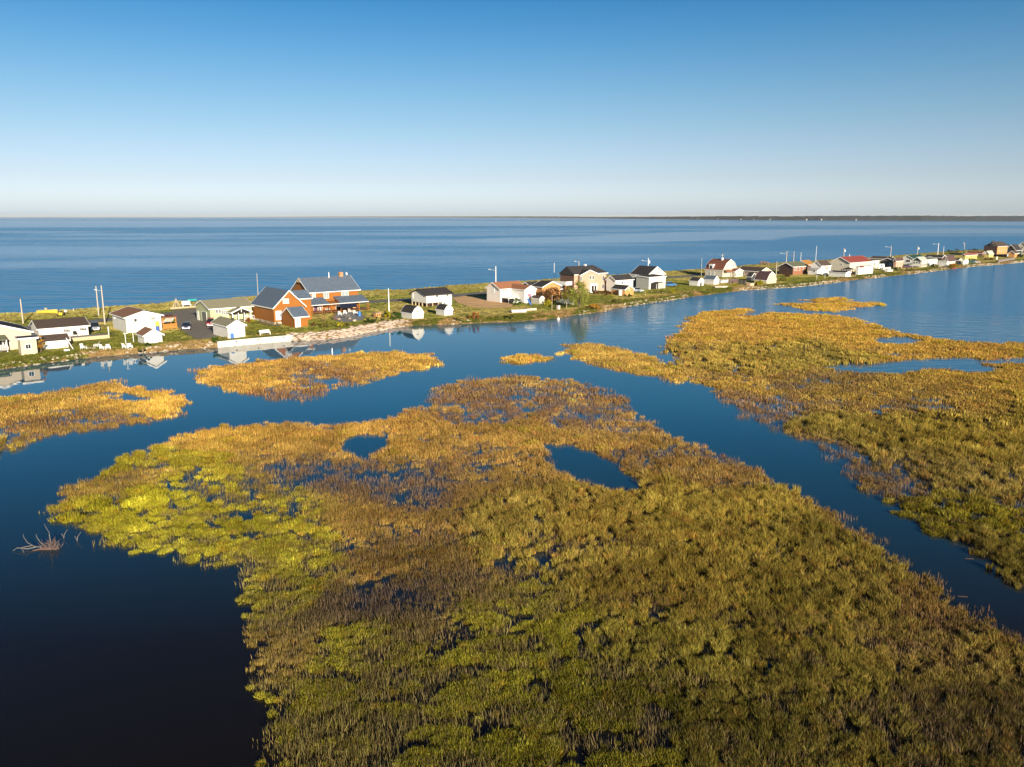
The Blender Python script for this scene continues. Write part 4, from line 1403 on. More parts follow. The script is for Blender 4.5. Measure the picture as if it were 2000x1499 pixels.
# --- gambrel house and neighbours
H = House('house', 'cream gambrel house with a red brown roof, white dormer and a small tiled porch', 'house', (1411, 542), 1438.5, 1377, eave=528, ridge='v', kind='gambrel', rise=4.0, wall=BEIGE2, roof=R_REDBR, over=.25)
H.vol('porch', along(H.P, U, 1424) , -2.6, along(H.P, U, 1440) - along(H.P, U, 1424), 2.55, 2.2, 'v', 'gable', 1.0, BEIGE2, R_REDBR, TRIM, .3)
H.part('porch_roof_tiles', MB().prism([(.2, -2.2, 2.1), (.2, -.03, 2.9), (.2, -.03, 3.0), (.2, -2.2, 2.2)], [(along(H.P, U, 1424) - .1, -2.2, 2.1), (along(H.P, U, 1424) - .1, -.03, 2.9), (along(H.P, U, 1424) - .1, -.03, 3.0), (along(H.P, U, 1424) - .1, -2.2, 2.2)]), R_RUST)
for t in (.3, 1.6, 2.9):
    H.post(t, -2.1, -.3, 2.15)
H.win('f', 1431, 519, .6, .9); H.win('f', 1436, 537, .7, 1.2, off=2.6)
dm = H.o
H.part('dormer', MB().box(.2, 1.9, H.D - 3.6, H.D - 1.6, H.h - .4, H.h + 2.1), TRIM)
H.part('dormer_window', MB().box(.15, .19, H.D - 3.1, H.D - 2.1, H.h + .3, H.h + 1.5), GLASS)
H.win('s', 1386, 534, .7, 1.3); H.win('s', 1394, 535, .7, 1.3, gm=GLASSB)
H.part('chimney', MB().box(H.W * .5 - 1.1, H.W * .5 - .5, 3.0, 3.7, H.h + 3.2, H.h + 4.7), TRIM)
H = House('garden_shed', 'small white shed with a dark roof left of the blue roofed shed', 'shed', (1363, 559), 1374, 1346, eave=550, ridge='v', rise=1.1, wall=WHITE, roof=R_DARK, over=.15)
H.door('f', 1368.5, .9, 1.2, SHADE, 0)
H = House('garden_shed', 'white gabled shed with a slate blue roof in front of the gambrel house', 'shed', (1394, 556.5), 1403.5, 1374, eave=547, ridge='v', rise=1.2, wall=WHITE, roof=shingle('slate_blue_roof', (.10, .14, .19)), over=.15)
H = House('cottage', 'low house with a long brown roof, pinkish wall and white gable end', 'house', (1484, 541), 1503, 1441, eave=530.5, ridge='v', rise=1.3, wall=PINKW, roof=R_BRDK, over=.5)
H.part('gable_board', MB().prism([(0, -.03, H.h), (H.W, -.03, H.h), (H.W / 2, -.03, H.h + 1.25)], [(0, -.06, H.h), (H.W, -.06, H.h), (H.W / 2, -.06, H.h + 1.25)]), BEIGE2)
H.win('s', 1452, 535, .8, .8); H.win('s', 1465, 536.5, .8, .8)
H = House('garden_shed', 'slate grey shed between the long brown roofed house and the lagoon', 'shed', (1467, 548.5), 1476, 1458, eave=541, ridge='v', rise=1.3, wall=SLATEW, roof=R_DARK, over=.25)
H = House('barn_shed', 'tall beige fronted barn shed with a dark brown gambrel roof at the water', 'shed', (1497, 555), 1516, 1473, eave=548.5, ridge='v', kind='gambrel', rise=3.0, wall=BEIGE, roof=R_PURPLE, over=.1)
# --- dark brown house with green roof and its neighbours
H = House('house', 'dark brown house with a moss green roof and white windows along its front', 'house', (1548, 537.5), 1576, 1521.5, eave=521.3, rise=1.5, wall=DKBROWN, roof=R_MOSS, over=.5)
H.part('front_wall', MB().box(.02, H.W - .02, -.03, -.005, -.3, H.h - .05), mat('rust_brick', (.28, .12, .07), .9, .2, 3))
for px in (1551, 1555, 1561, 1568):
    H.win('f', px, 525.5, .6, 1.5, off=.03)
H = House('cottage', 'cottage with an orange roof behind the green roofed house', 'house', (1573, 527), 1587, 1556, eave=517.8, rise=1.9, wall=BROWNW, roof=R_ORANGE)
H = House('cottage', 'white gabled cottage with a brown roof and a grey roofed lean-to facing left', 'house', (1603, 537.5), 1622, 1583, eave=519.8, rise=1.9, wall=WHITE, roof=R_BRDK, over=.3)
H.part('lean_to', MB().prism([(-2.2, .5, -.4), (-2.2, H.D, -.4), (-2.2, H.D, 2.0), (-2.2, .5, 2.0)], [(-.01, .5, -.4), (-.01, H.D, -.4), (-.01, H.D, 2.6), (-.01, .5, 2.6)]), WHITE)
H.part('lean_to_roof', MB().prism([(-2.5, .3, 2.0), (-2.5, H.D + .2, 2.0), (-2.5, H.D + .2, 2.12), (-2.5, .3, 2.12)], [(-.02, .3, 2.75), (-.02, H.D + .2, 2.75), (-.02, H.D + .2, 2.87), (-.02, .3, 2.87)]), mat('grey_metal_roof', (.35, .36, .37), .5))
H.win('s', 1590, 529, .8, 1.2, off=2.2); H.win('f', 1606, 521, .5, .8); H.win('f', 1614, 524, 1.2, 1.4, gm=mat('brown_blind', (.2, .1, .06), .7))
# --- red roofed house and the white buildings in front
H = House('house', 'large cream house with a bright red roof', 'house', (1658.7, 531), 1700, 1621.6, eave=513.3, rise=2.2, wall=BEIGE2, roof=R_RED, over=.5)
H.win('s', 1642, 517, .7, .8)
H.part('ridge_flue', MB().tube((H.W * .4, H.D / 2, H.h + 2), (H.W * .4, H.D / 2, H.h + 3.2), .14, n=8), TRIM)
H = House('annex', 'flat roofed white annex at the right of the red roofed house', 'house', (1682, 529), 1716, 1676, eave=512, kind='flat', rise=.1, wall=WHITE, roof=R_PALE, over=.25)
H.win('f', 1692, 517, .8, 1.0); H.win('f', 1706, 515, 1.2, .9)
H = House('boat_shed', 'long low white boat shed with a dark roof and dark gazebo posts at the water', 'shed', (1651, 542.3), 1661, 1618, eave=533.5, ridge='v', rise=.5, wall=WHITE, roof=R_DARK, over=.2)
H.win('s', 1623, 531, .6, .6)
x0 = H.W + .1
H.part('gazebo_roof', MB().prism([(x0, .2, 2.9), (x0 + 4.2, .2, 2.9), (x0 + 4.2, 4.4, 2.9), (x0, 4.4, 2.9)], [(x0 + 2.0, 2.2, 3.7), (x0 + 2.2, 2.2, 3.7), (x0 + 2.2, 2.4, 3.7), (x0 + 2.0, 2.4, 3.7)]), R_DARK)
for x in (x0 + .2, x0 + 2.1, x0 + 4.0):
    for y in (.4, 4.2):
        H.post(x, y, .2, 2.9, DKBROWN, .12, 'gazebo_post')
H.part('gazebo_deck', MB().box(x0, x0 + 4.3, 0, 4.4, .1, .3), WOODP)
H = House('row_cottage', 'low white row of rooms with four dark windows in front of the red roofed house', 'house', (1676, 537), 1704.5, 1671, eave=522, kind='flat', rise=.1, wall=WHITE, roof=R_PALE, over=.2)
for px in (1681, 1686.5, 1692, 1698.5):
    H.win('f', px, 528, .7, .7)
H.part('red_awning', MB().prism([(.5, -1.0, 3.1), (.5, 0, 3.7), (.5, 1.5, 3.1)], [(3.4, -1.0, 3.1), (3.4, 0, 3.7), (3.4, 1.5, 3.1)]), R_RED)
H = House('cottage', 'grey brown gabled cottage with two white windows beside the white boats', 'house', (1746, 522.5), 1757, 1719, eave=510.3, rise=1.3, wall=GRBROWN, roof=R_DARK, over=.4)
H.win('s', 1726, 516, 1.0, 1.3, gm=GLASSB); H.win('s', 1739, 517, 1.0, 1.2, gm=GLASSB)
H = House('cottage', 'long dark roofed cottage behind the grey brown cottage', 'house', (1736, 512.5), 1747, 1699, eave=506.5, ridge='v', rise=1.0, wall=BROWNW, roof=R_BRDK)
H = House('cottage', 'peach cottage with a dark red roof left of the green roofed white house', 'house', (1749, 524.5), 1763, 1744, eave=509.8, rise=1.2, wall=PEACH, roof=R_PURPLE)
H.win('f', 1756, 516, .6, 1.0)
H = House('house', 'white gabled house with a dark green roof', 'house', (1783, 517), 1806, 1760, eave=505.8, rise=1.5, wall=WHITE, roof=R_DKGREEN, over=.4)
H.win('s', 1773, 510, 2.0, 1.1)
H = House('cottage', 'cottage with a dark green gable, pale roof and white railed deck', 'house', (1799, 522.5), 1810, 1781.5, eave=510, rise=1.7, wall=BEIGE2, roof=R_PALE, over=.4)
H.part('gable_panel', MB().prism([(-.03, 0, H.h), (-.03, H.D, H.h), (-.03, H.D / 2, H.h + 1.65)], [(-.06, 0, H.h), (-.06, H.D, H.h), (-.06, H.D / 2, H.h + 1.65)]), R_DKGREEN)
for px in (1785, 1790, 1795):
    H.win('s', px, 513.5, .8, 1.0)
H.part('deck', MB().box(-2.4, -.07, -.2, H.D, .5, .62), TRIM)
H.rail(-.2, H.D, -2.35, .62, axis='v')
H.part('band', MB().box(0, H.W, -.05, -.01, .8, 1.2), R_DKGREEN)
H = House('annex', 'low white building with a pale roof right of the green gabled cottage', 'house', (1812, 519.5), 1831, 1808, eave=510, rise=.7, wall=WHITE, roof=R_PALE, over=.2)
H.win('f', 1817, 514, .6, .7)
H = House('cottage', 'dark brown cottage with a dark roof and small white windows by the streetlight', 'house', (1838, 512.5), 1846, 1807, eave=503.5, ridge='v', rise=1.1, wall=DKBROWN, roof=R_DARK, over=.5)
H.win('s', 1814, 502.5, .7, .8, gm=GLASSB); H.win('s', 1818, 503, .7, .8, gm=GLASSB)
H = House('garage', 'plain white garage with a pale roof close to the lagoon', 'garage', (1848.5, 521.5), 1851.5, 1832, eave=512.8, ridge='v', rise=.6, wall=WHITE, roof=R_PALE, over=.15)
H = House('barn_shed', 'tall beige gabled shed with a long dark purple roof beside the white garage', 'shed', (1850.5, 519), 1865, 1844, eave=511.5, rise=2.6, wall=BEIGE2, roof=R_PURPLE, over=.2)
H.win('f', 1861, 514.5, .5, .5)
H = House('garden_shed', 'tiny beige gabled shed with a dark roof between two larger sheds', 'shed', (1871, 516.5), 1878.5, 1866, eave=509, ridge='v', rise=.9, wall=BEIGE, roof=R_DARK, over=.15)
H.door('f', 1875, .8, 1.5, TRIM)
H = House('garden_shed', 'pale round topped shed in front of the yellow green house', 'shed', (1881, 517.5), 1891, 1878.5, eave=511.5, ridge='v', kind='gambrel', rise=1.0, wall=mat('pale_canvas', (.62, .62, .55), .7), roof=R_PALE, over=.05)
H = House('bungalow', 'yellow green bungalow with a red brown roof', 'house', (1884, 509), 1908, 1879, eave=499, rise=.8, wall=YGREEN, roof=R_REDBR, over=.35)
H.win('f', 1890, 503, .8, .7); H.win('f', 1902, 503, .8, .7)
H = House('cottage', 'long low house with a red brown roof left of the large brown house', 'house', (1918, 500.5), 1923, 1888, eave=495.3, ridge='v', rise=1.0, wall=BROWNW, roof=R_REDBR)
H = House('cottage', 'small cottage with a white gable above yellow walls', 'house', (1931, 503.5), 1940, 1922, eave=496.5, rise=1.7, wall=YELLOW, roof=R_PALE, over=.3)
H.part('gable_board', MB().prism([(-.03, 0, H.h), (-.03, H.D, H.h), (-.03, H.D / 2, H.h + 1.6)], [(-.06, 0, H.h), (-.06, H.D, H.h), (-.06, H.D / 2, H.h + 1.6)]), WHITE)
H = House('house', 'large dark brown house with a hip roof and a bright orange windowed front', 'house', (1946, 501), 1970, 1920, eave=482, rise=2.6, wall=DKBROWN, roof=R_BRDK, hip=False, over=.5)
H.part('front_wall', MB().box(.02, H.W - .02, -.03, -.005, 0, H.h - .05), ORANGEW)
for px in (1950, 1955, 1960, 1966):
    H.win('f', px, 489.5, .9, 1.2, off=.03)
H.part('tower_roof', MB().prism([(-.4, H.D * .3, H.h), (3.2, H.D * .3, H.h), (3.2, H.D * .6, H.h), (-.4, H.D * .6, H.h)], [(-.4, H.D * .44, H.h + 3.4), (3.2, H.D * .44, H.h + 3.4), (3.2, H.D * .46, H.h + 3.4), (-.4, H.D * .46, H.h + 3.4)]), R_DARK)
H.part('deck', MB().box(-.5, H.W, -6.0, -.05, 1.0, 1.2), WOODG)
H.part('deck_skirt', MB().box(-.5, H.W, -6.08, -6.01, -.5, 1.9), GREYW)
H = House('house', 'blue black house with a steep dark gable near the right edge', 'house', (1983, 500), 1994, 1963, eave=489, rise=3.2, wall=BLUEBL, roof=R_DARK, over=.5)
H = House('garden_shed', 'small orange gabled shed in front of the blue black house', 'shed', (1981, 503.5), 1988, 1969, eave=495.5, rise=1.5, wall=ORANGEW, roof=R_BRDK, over=.3)
H = House('house', 'cream gabled house with a brown roof at the right edge', 'house', (2006, 498), 2032, 1984, eave=483.5, rise=3.2, wall=BEIGE2, roof=R_BRDK, over=.4)
H.win('s', 1995, 484, .9, 1.2); H.win('s', 1990, 492, .8, 1.2); H.win('s', 1999, 492.5, .8, 1.2)
# ------------------------------------------------------------------ sea wall and stone embankment
def g_at(px, py, z=LZ):
    return at(px, py, z)


A, B, C0 = at(447, 677, 0), at(572, 666, 0), at(425, 679.5, 0)
wall_o = thing('sea_wall', 'pale concrete sea wall in front of the white boathouse', 'sea wall', (A.x, A.y, 0), math.atan2((B - A).y, (B - A).x))
Lw = (B - A).length
for i in range(3):
    MB().box(i * Lw / 3 + .01, (i + 1) * Lw / 3 - .02, -.25 - .004 * i, .25, -.6, 1.22).build('wall_panel', CONC, wall_o)
for i in (1, 4, 7.6):
    MB().tube((i * Lw / 9, -.32, .85), (i * Lw / 9, -.2, .85), .13, n=8).build('drain_hole', BLACK, wall_o)
rel = (C0 - A)
ca = math.atan2((B - A).y, (B - A).x)
rl = (rel.x * math.cos(-ca) - rel.y * math.sin(-ca), rel.x * math.sin(-ca) + rel.y * math.cos(-ca))
dn = Vector((rl[0], rl[1], 0)).normalized()
nn = Vector((-dn.y, dn.x, 0)) * .2
MB().prism([(nn.x, nn.y, -.6), (-nn.x, -nn.y, -.6), (-nn.x, -nn.y, 1.2), (nn.x, nn.y, 1.2)], [(rl[0] + nn.x, rl[1] + nn.y, -.6), (rl[0] - nn.x, rl[1] - nn.y, -.6), (rl[0] - nn.x, rl[1] - nn.y, 1.2), (rl[0] + nn.x, rl[1] + nn.y, 1.2)]).build('return_wall', CONC, wall_o)
# level ground behind the wall
back = [A, B, B + V * 5, A + V * 5, C0 + V * 4, C0]
struct(MB().add([(p.x, p.y, 1.06) for p in back], [tuple(range(len(back)))]).build('wall_top_ground', mat('lawn_sheet', srgb(118, 122, 40), .95, .2, .6, bump=.4)), 'trimmed grass behind the concrete sea wall')

rk = random.Random(5)


def rock_mesh(seed):
    g = random.Random(seed)
    bm = bmesh.new()
    bmesh.ops.create_icosphere(bm, subdivisions=1, radius=.5)
    for v in bm.verts:
        v.co = Vector((v.co.x * g.uniform(.9, 1.25), v.co.y * g.uniform(.7, 1.0), v.co.z * g.uniform(.5, .8))) * g.uniform(.85, 1.1)
    me = bpy.data.meshes.new('stone')
    bm.to_mesh(me)
    bm.free()
    return me


PINKS = [mat('pink_stone', (.47, .36, .29), .9, .2, 1.2), mat('cream_stone', (.50, .41, .33), .9, .2, 1.2), mat('tan_stone', (.36, .28, .22), .9, .2, 1.2)]
ROCKS = []
for i in range(9):
    me = rock_mesh(i)
    me.materials.append(PINKS[i % 3])
    ROCKS.append(me)
P0 = at(573, 667, 0)
emb = thing('stone_embankment', 'pinkish stone embankment along the water below the log house', 'embankment', (P0.x, P0.y, 0))
line = [at(x, y, 0) for x, y in ((573, 667), (620, 664.5), (663, 661), (700, 654.5), (728, 648), (780, 639), (803, 636))]
cum = [0]
for a, b in zip(line, line[1:]):
    cum.append(cum[-1] + (b - a).length)
for row, (off, z, sz) in enumerate(((-.1, .05, .8), (.5, .3, .85), (1.15, .6, .9), (1.8, .9, .9), (2.5, 1.08, .85), (3.2, 1.12, .7))):
    d = rk.uniform(0, .8)
    while d < cum[-1]:
        j = max(k for k in range(len(cum) - 1) if cum[k] <= d)
        p = line[j].lerp(line[j + 1], (d - cum[j]) / (cum[j + 1] - cum[j])) + V * (off + rk.uniform(-.25, .25))
        s = sz * rk.uniform(.75, 1.35)
        if row < 5 or rk.random() < .35:
            o = put('stone', ROCKS[rk.randrange(9)], emb, (p.x - P0.x, p.y - P0.y, z + rk.uniform(-.06, .12)), (rk.uniform(-.25, .25), rk.uniform(-.25, .25), YAW + rk.uniform(-.35, .35) + (math.pi if rk.random() < .5 else 0)))
            o.scale = (s * 1.75, s * 1.1, s * .85)
        d += s * rk.uniform(1.25, 1.6)

# loose stones along the rest of the bank: uncountable rubble, one object
mb = MB()
for s in np.arange(-90, 560, .34):
    st = float(fbm(np.array([s / 14.0]), np.array([4.2]), 3)[0])
    n = 1 if st > .5 else 0
    pxx = proj(U * s + V * float(t_near(s)))[0]
    if 573 < pxx < 803:
        continue
    if 1440 < pxx < 1640 or 1180 < pxx < 1345 or 255 < pxx < 420:
        n += 1
    for k in range(n):
        t = float(t_near(s)) + rk.uniform(-.35, 1.3)
        p = U * (s + rk.uniform(-.2, .2)) + V * t
        z = float(land_z(np.array([s]), np.array([t]))[0])
        q = ROCKS[rk.randrange(9)]
        sc = rk.uniform(.3, .85) * (1 + .001 * max(0, s))
        a = rk.uniform(0, 6.28)
        vs = [Vector((v.co.x * math.cos(a) - v.co.y * math.sin(a), v.co.x * math.sin(a) + v.co.y * math.cos(a), v.co.z)) * sc + Vector((p.x, p.y, z + .05)) for v in q.vertices]
        mb.add(vs, [tuple(f.vertices) for f in q.polygons])
o = mb.build('shore_rubble', mat('shore_stone', (.46, .39, .30), .95, .4, .7))
o['kind'] = 'stuff'
o['label'] = 'pale stones strewn along the lagoon bank'

# ------------------------------------------------------------------ poles
LAMPG = mat('grey_lamp_head', (.38, .40, .42), .5)
def pole(px, py, top, label, r=.13, arm=None, cross=False, trafo=False, cat='pole', group='utility poles along the road', name='utility_pole', m=POLE):
    P = g_at(px, py)
    h = zat(P, top) - LZ
    o = thing(name, label, cat, (P.x, P.y, LZ), 0, group)
    sc = 1 + max(0, P.length - 200) * .0012
    MB().tube((0, 0, -.3), (0, 0, h), r * 1.25 * sc, r * .8 * sc, 8).build('shaft', m, o)
    if arm:
        ax, drop = arm
        k = P.length / FPX
        mb = MB().tube((0, 0, h - .35 - drop), (ax * k, -.2, h - .1 - drop), .05 * sc, n=5)
        mb.build('lamp_arm', LAMPG, o)
        MB().prism([(ax * k - .35 * sc, -.35, h - .16 - drop), (ax * k + .25 * sc, -.35, h - .16 - drop), (ax * k + .25 * sc, -.05, h - .16 - drop), (ax * k - .35 * sc, -.05, h - .16 - drop)],
                   [(ax * k - .3 * sc, -.3, h + .08 - drop), (ax * k + .2 * sc, -.3, h + .08 - drop), (ax * k + .2 * sc, -.1, h + .08 - drop), (ax * k - .3 * sc, -.1, h + .08 - drop)]).build('lamp_head', LAMPG, o)
    if cross:
        MB().box(-.9, .9, -.07, .07, h - .55, h - .42).build('crossarm', WOODG, o)
    if trafo:
        MB().tube((.32 * sc, 0, h - 1.9), (.32 * sc, 0, h - .9), .27 * sc, n=8).build('transformer', TRIM, o)
    return o


PP = [(45.3, 632.5, 584.5, 'short pale pole on the dune above the beige bungalow', None, 0, 0), (193, 617, 559, 'left pole of the pair on the dune left of the brown roofed cottage', None, 0, 0),
      (205, 634, 557.5, 'darker right pole of the pair, with a streetlight, beside the road', (-9, .9), 0, 0), (505, 592, 534, 'thin pale pole rising behind the log garage', None, 0, 0),
      (760, 612.5, 563.5, 'white pole in the grass right of the log house', None, 0, 0), (968.5, 573, 520.6, 'white pole with a lamp behind the rust roofed house', (-12, .9), 0, 0),
      (1082, 566, 514, 'thin pale mast left of the two storey peach house', None, 0, 0), (1130, 560, 511, 'pinkish streetlight pole behind the two storey peach house', (-7, -.1), 0, 0),
      (1265, 548, 504.7, 'pole with a transformer and lamp behind the tall white gabled house', (-11, .8), 0, 1), (1369.5, 539, 504.5, 'thin pole left of the cream gambrel house', None, 0, 0),
      (1409.5, 533, 496.5, 'tall pole behind the cream gambrel house', None, 1, 0), (1515.5, 540, 511, 'pale pole beside the beige fronted barn shed', None, 0, 0),
      (1535, 523, 491, 'streetlight pole above the dark brown green roofed house', (-11, .9), 1, 0), (1549, 523, 491.5, 'pole with a dark upper half above the green roofed house', None, 0, 0),
      (1563, 519, 493, 'thin mast above the orange roof', None, 0, 0), (1592.5, 517, 481, 'tall thin pole above the white gabled cottage', None, 0, 0),
      (1647, 512, 485, 'pole with a transformer above the red roofed house', None, 1, 1), (1738.5, 508, 480.5, 'streetlight pole above the grey brown cottage', (-9, .5), 0, 0),
      (1791, 503, 481, 'pole with a transformer above the dark green roof', None, 0, 1), (1831, 500, 475, 'white streetlight pole above the dark brown cottage', (-9, .5), 0, 0),
      (1842, 499, 481.5, 'thin grey mast right of the white streetlight', None, 0, 0), (1882, 496.5, 475.5, 'streetlight pole left of the large brown house', (-2, -.2), 1, 0)]
for px, py, top, lb, arm, cr_, tf in PP:
    thin = 'thin' in lb or 'mast' in lb
    pole(px, py, top, lb, .075 if thin else .13, arm, cr_, tf, m=TRIM if 'white' in lb or 'mast' in lb else POLE)
for px, py, top, lb in [(247, 676, 650, 'leaning white clothes line post in the lawn by the water'), (261, 668, 645, 'yellowish clothes line post beside the small white shed'), (144, 612, 603, 'stub of pale post on the dune above the white bungalow'),
                        (1220, 575, 566, 'white post below the low white house'), (1282, 569, 555, 'slim pale post in front of the white arch'), (1595, 546, 537, 'left of two pale stakes on the lawn below the white cottage'), (1611, 544, 536.5, 'right of two pale stakes on the lawn below the white cottage'),
                        (1078, 607, 577, 'yellow tipped pole by the garden of the playhouse'), (1106.5, 605, 590, 'thin stake by the right end of the picket fence'), (1260, 579, 570, 'pale stake on the bank below the orange shed')]:
    P = g_at(px, py)
    o = thing('stake', lb, 'post', (P.x, P.y, LZ), 0, 'posts and stakes on the lawns')
    hh = zat(P, top) - LZ
    MB().tube((0, 0, -.2), (-.12 if 'leaning' in lb else 0, 0, hh), .07, .06, 6).build('shaft', TRIM if 'white' in lb else WOODP, o)
    if 'clothes' in lb:
        MB().box(-.4, .4, -.05, .05, hh - .2, hh - .1).build('crossbar', TRIM, o)


# ------------------------------------------------------------------ vehicles
def paint(name, col):
    return mat(name, col, .25, .03, 2, metal=.0, spec=.6)


def car(label, px, py, heading, col, kind='sedan', group=None, cat='car', z=LZ, s=1.0):
    P = g_at(px, py)
    o = thing({'sedan': 'parked_car', 'suv': 'parked_car', 'pickup': 'pickup_truck'}[kind], label, cat, (P.x, P.y, z + .02), R(heading), group)
    m = paint('paint_%02x%02x%02x' % tuple(int(255 * c) for c in col), col)
    L, W, h = 4.5, 1.78, .62
    prof = {'sedan': [(-2.25, .3), (-2.25, .72), (-2.05, .86), (-1.2, .92), (-1.2, .92), (1.0, .95), (2.1, .78), (2.25, .55), (2.25, .3)],
            'suv': [(-2.25, .32), (-2.3, .8), (-2.2, 1.0), (1.0, 1.02), (2.1, .9), (2.25, .6), (2.25, .32)],
            'pickup': [(-2.6, .4), (-2.6, 1.0), (-.9, 1.0), (-.9, 1.02), (1.1, 1.05), (2.4, .95), (2.5, .6), (2.5, .4)]}[kind]
    MB().prism([(x, -W / 2, z_) for x, z_ in prof], [(x, W / 2, z_) for x, z_ in prof]).build('body', m, o)
    cab = {'sedan': [(-1.75, .9), (-1.0, 1.38), (.25, 1.4), (1.05, .94)], 'suv': [(-2.15, 1.0), (-1.95, 1.62), (.2, 1.64), (1.05, 1.02)], 'pickup': [(-.85, 1.0), (-.7, 1.65), (.35, 1.66), (1.1, 1.04)]}[kind]
    a = [(x, -W / 2 + .1 + (.12 if z_ > 1.2 else 0), z_) for x, z_ in cab]
    b = [(x, W / 2 - .1 - (.12 if z_ > 1.2 else 0), z_) for x, z_ in cab]
    MB().prism(a, b).build('cabin_glass', GLASS, o)
    (x1, z1), (x2, z2) = cab[1], cab[2]
    MB().box(x1 - .02, x2 + .02, -W / 2 + .2, W / 2 - .2, z1 - .02, z1 + .05).build('roof_panel', m, o)
    for x in (-1.4, 1.4):
        for y in (-W / 2 + .02, W / 2 - .02):
            w = MB().tube((x, y - .11, .33), (x, y + .11, .33), .33, n=12).build('wheel', BLACK, o)
            MB().tube((x, y - .13, .33), (x, y + .13, .33), .18, n=8).build('rim', CHROME, w)
    fx = prof[-2][0]
    for y in (-.6, .6):
        MB().box(fx - .12, fx + .03, y - .22, y + .22, .55, .73).build('headlight', TRIM, o)
        MB().box(prof[0][0] - .03, prof[0][0] + .05, y - .16, y + .16, .62, .8).build('taillight', mat('red_lens', (.4, .02, .02), .3), o)
    MB().box(fx - .02, fx + .05, -.75, .75, .32, .5).build('bumper', CHROME, o)
    return o


car('dark blue pickup parked at the right end of the white bungalow', 186, 645, -62, (.02, .035, .08), 'pickup', cat='pickup')
car('dark blue sedan on the asphalt driveway facing the water', 365, 643, -72, (.035, .04, .085))
car('red car half hidden behind the white boathouse', 412, 637, -70, (.35, .015, .03), 'suv')
car('white and blue car parked beside the orange shed', 1243, 571, -40, (.55, .6, .68))
car('blue car under a dark cover right of the arched porch', 1309, 560, 30, (.05, .16, .38), 'suv')
car('dark violet car parked by the deck of the green gabled cottage', 1772, 523.5, -30, (.12, .07, .16))
car('pale car parked beside the pale round topped shed', 1905, 514.5, -30, (.55, .55, .58))
car('green car left of the pale car near the water', 1896, 514.8, -30, (.05, .16, .14))

P = g_at(1717, 527)
o = thing('camper_trailer', 'white camper trailer right of the row of white rooms', 'trailer', (P.x, P.y, LZ + .01), YAW)
MB().prism([(-2.6, -1.1, .5), (2.6, -1.1, .5), (2.7, -1.1, 1.6), (2.2, -1.1, 2.6), (-2.3, -1.1, 2.6), (-2.7, -1.1, 1.6)], [(-2.6, 1.1, .5), (2.6, 1.1, .5), (2.7, 1.1, 1.6), (2.2, 1.1, 2.6), (-2.3, 1.1, 2.6), (-2.7, 1.1, 1.6)]).build('body', TRIM, o)
MB().box(-1.2, .2, -1.13, -1.08, 1.5, 2.1).build('window', GLASS, o)
for y in (-.9, .9):
    MB().tube((0, y - .1, .35), (0, y + .1, .35), .35, n=10).build('wheel', BLACK, o)


def hull(label, px, py, L, W, hgt, rz, m, upside=False, z=LZ, name='rowing_boat', group=None, deck=None, cat='boat'):
    P = g_at(px, py, z)
    o = thing(name, label, cat, (P.x, P.y, z + .02), R(rz), group)
    xs_ = np.linspace(-L / 2, L / 2, 9)
    v, f = [], []
    for x in xs_:
        t = (x + L / 2) / L
        w = W / 2 * (math.sin(math.pi * min(1, .28 + t * .72)) ** .6 if t < 1 else .02) + .03
        sh = hgt * (1 + .25 * t * t)
        pts = [(-w, sh), (-w * .75, hgt * .3), (0, 0), (w * .75, hgt * .3), (w, sh)]
        v += [(x, y, (hgt * 1.25 - zz) if upside else zz) for y, zz in pts]
    for i in range(8):
        for k in range(4):
            a = i * 5 + k
            f.append((a, a + 5, a + 6, a + 1))
    f.append((0, 1, 2, 3, 4))
    MB().add(v, f).build('hull', m, o)
    if deck:
        top = []
        for i in range(9):
            top += [v[i * 5], v[i * 5 + 4]]
        MB().add([(x, y, z_ - .06) for x, y, z_ in top], [(2 * i, 2 * i + 2, 2 * i + 3, 2 * i + 1) for i in range(8)]).build('cover', deck, o)
    else:
        for x in (-L * .2, L * .12):
            MB().box(x - .12, x + .12, -W * .38, W * .38, hgt * (.5 if upside else .72), hgt * (.5 if upside else .72) + .05).build('thwart', WOODP, o)
    return o


hull('white rowing boat lying upside down on the bank below the rust roofed house', 1013, 611, 4.2, 1.7, .65, 20, mat('boat_lilac_white', (.66, .62, .64), .5), True)
hull('cream canoe beside the upturned white boat', 1034, 608, 4.6, 1.1, .5, 35, BEIGE2)
hull('white boat under a navy cover in front of the gambrel house', 1414, 553.5, 5.2, 2.0, 1.1, 38, TRIM, deck=mat('navy_cover', (.02, .025, .06), .8))
hull('white boat on the bank left of the grey brown cottage', 1731, 527.5, 5.5, 2.0, 1.0, 25, TRIM, deck=mat('grey_cover', (.3, .3, .3), .8))
hull('second white boat nearer the water by the grey brown cottage', 1737, 531.5, 5.5, 1.9, .8, 35, TRIM, deck=WOODP)
hull('pale skiff on the bank below the slate blue roofed shed', 1408, 563, 4.8, 1.5, .5, 12, mat('skiff_grey', (.55, .5, .45), .7))
hull('small red boat at the water below the dark purple roofed shed', 1863, 526, 3.6, 1.2, .4, 20, mat('faded_red', (.3, .05, .05), .6), z=.5)
hull('yellow and white boat on the dune with a post behind it', 93, 613, 4.6, 1.5, .8, 10, mat('yellow_boat', (.70, .45, .05), .5), z=1.4, deck=BEIGE2)
P = at(90.6, 611, 1.5)
o = thing('marker_post', 'pale orange topped post behind the yellow boat', 'post', (P.x, P.y, 1.2), 0)
MB().box(-.22, .22, -.22, .22, 0, 1.5).build('shaft', WOODP, o)
MB().box(-.17, .17, -.26, -.221, .5, 1.1).build('panel', mat('orange_panel', (.6, .25, .05), .6), o)
P = at(120, 619, LZ)
o = thing('garden_tractor', 'small yellow tractor on the dune with a white tank on top', 'tractor', (P.x, P.y, LZ), R(-70))
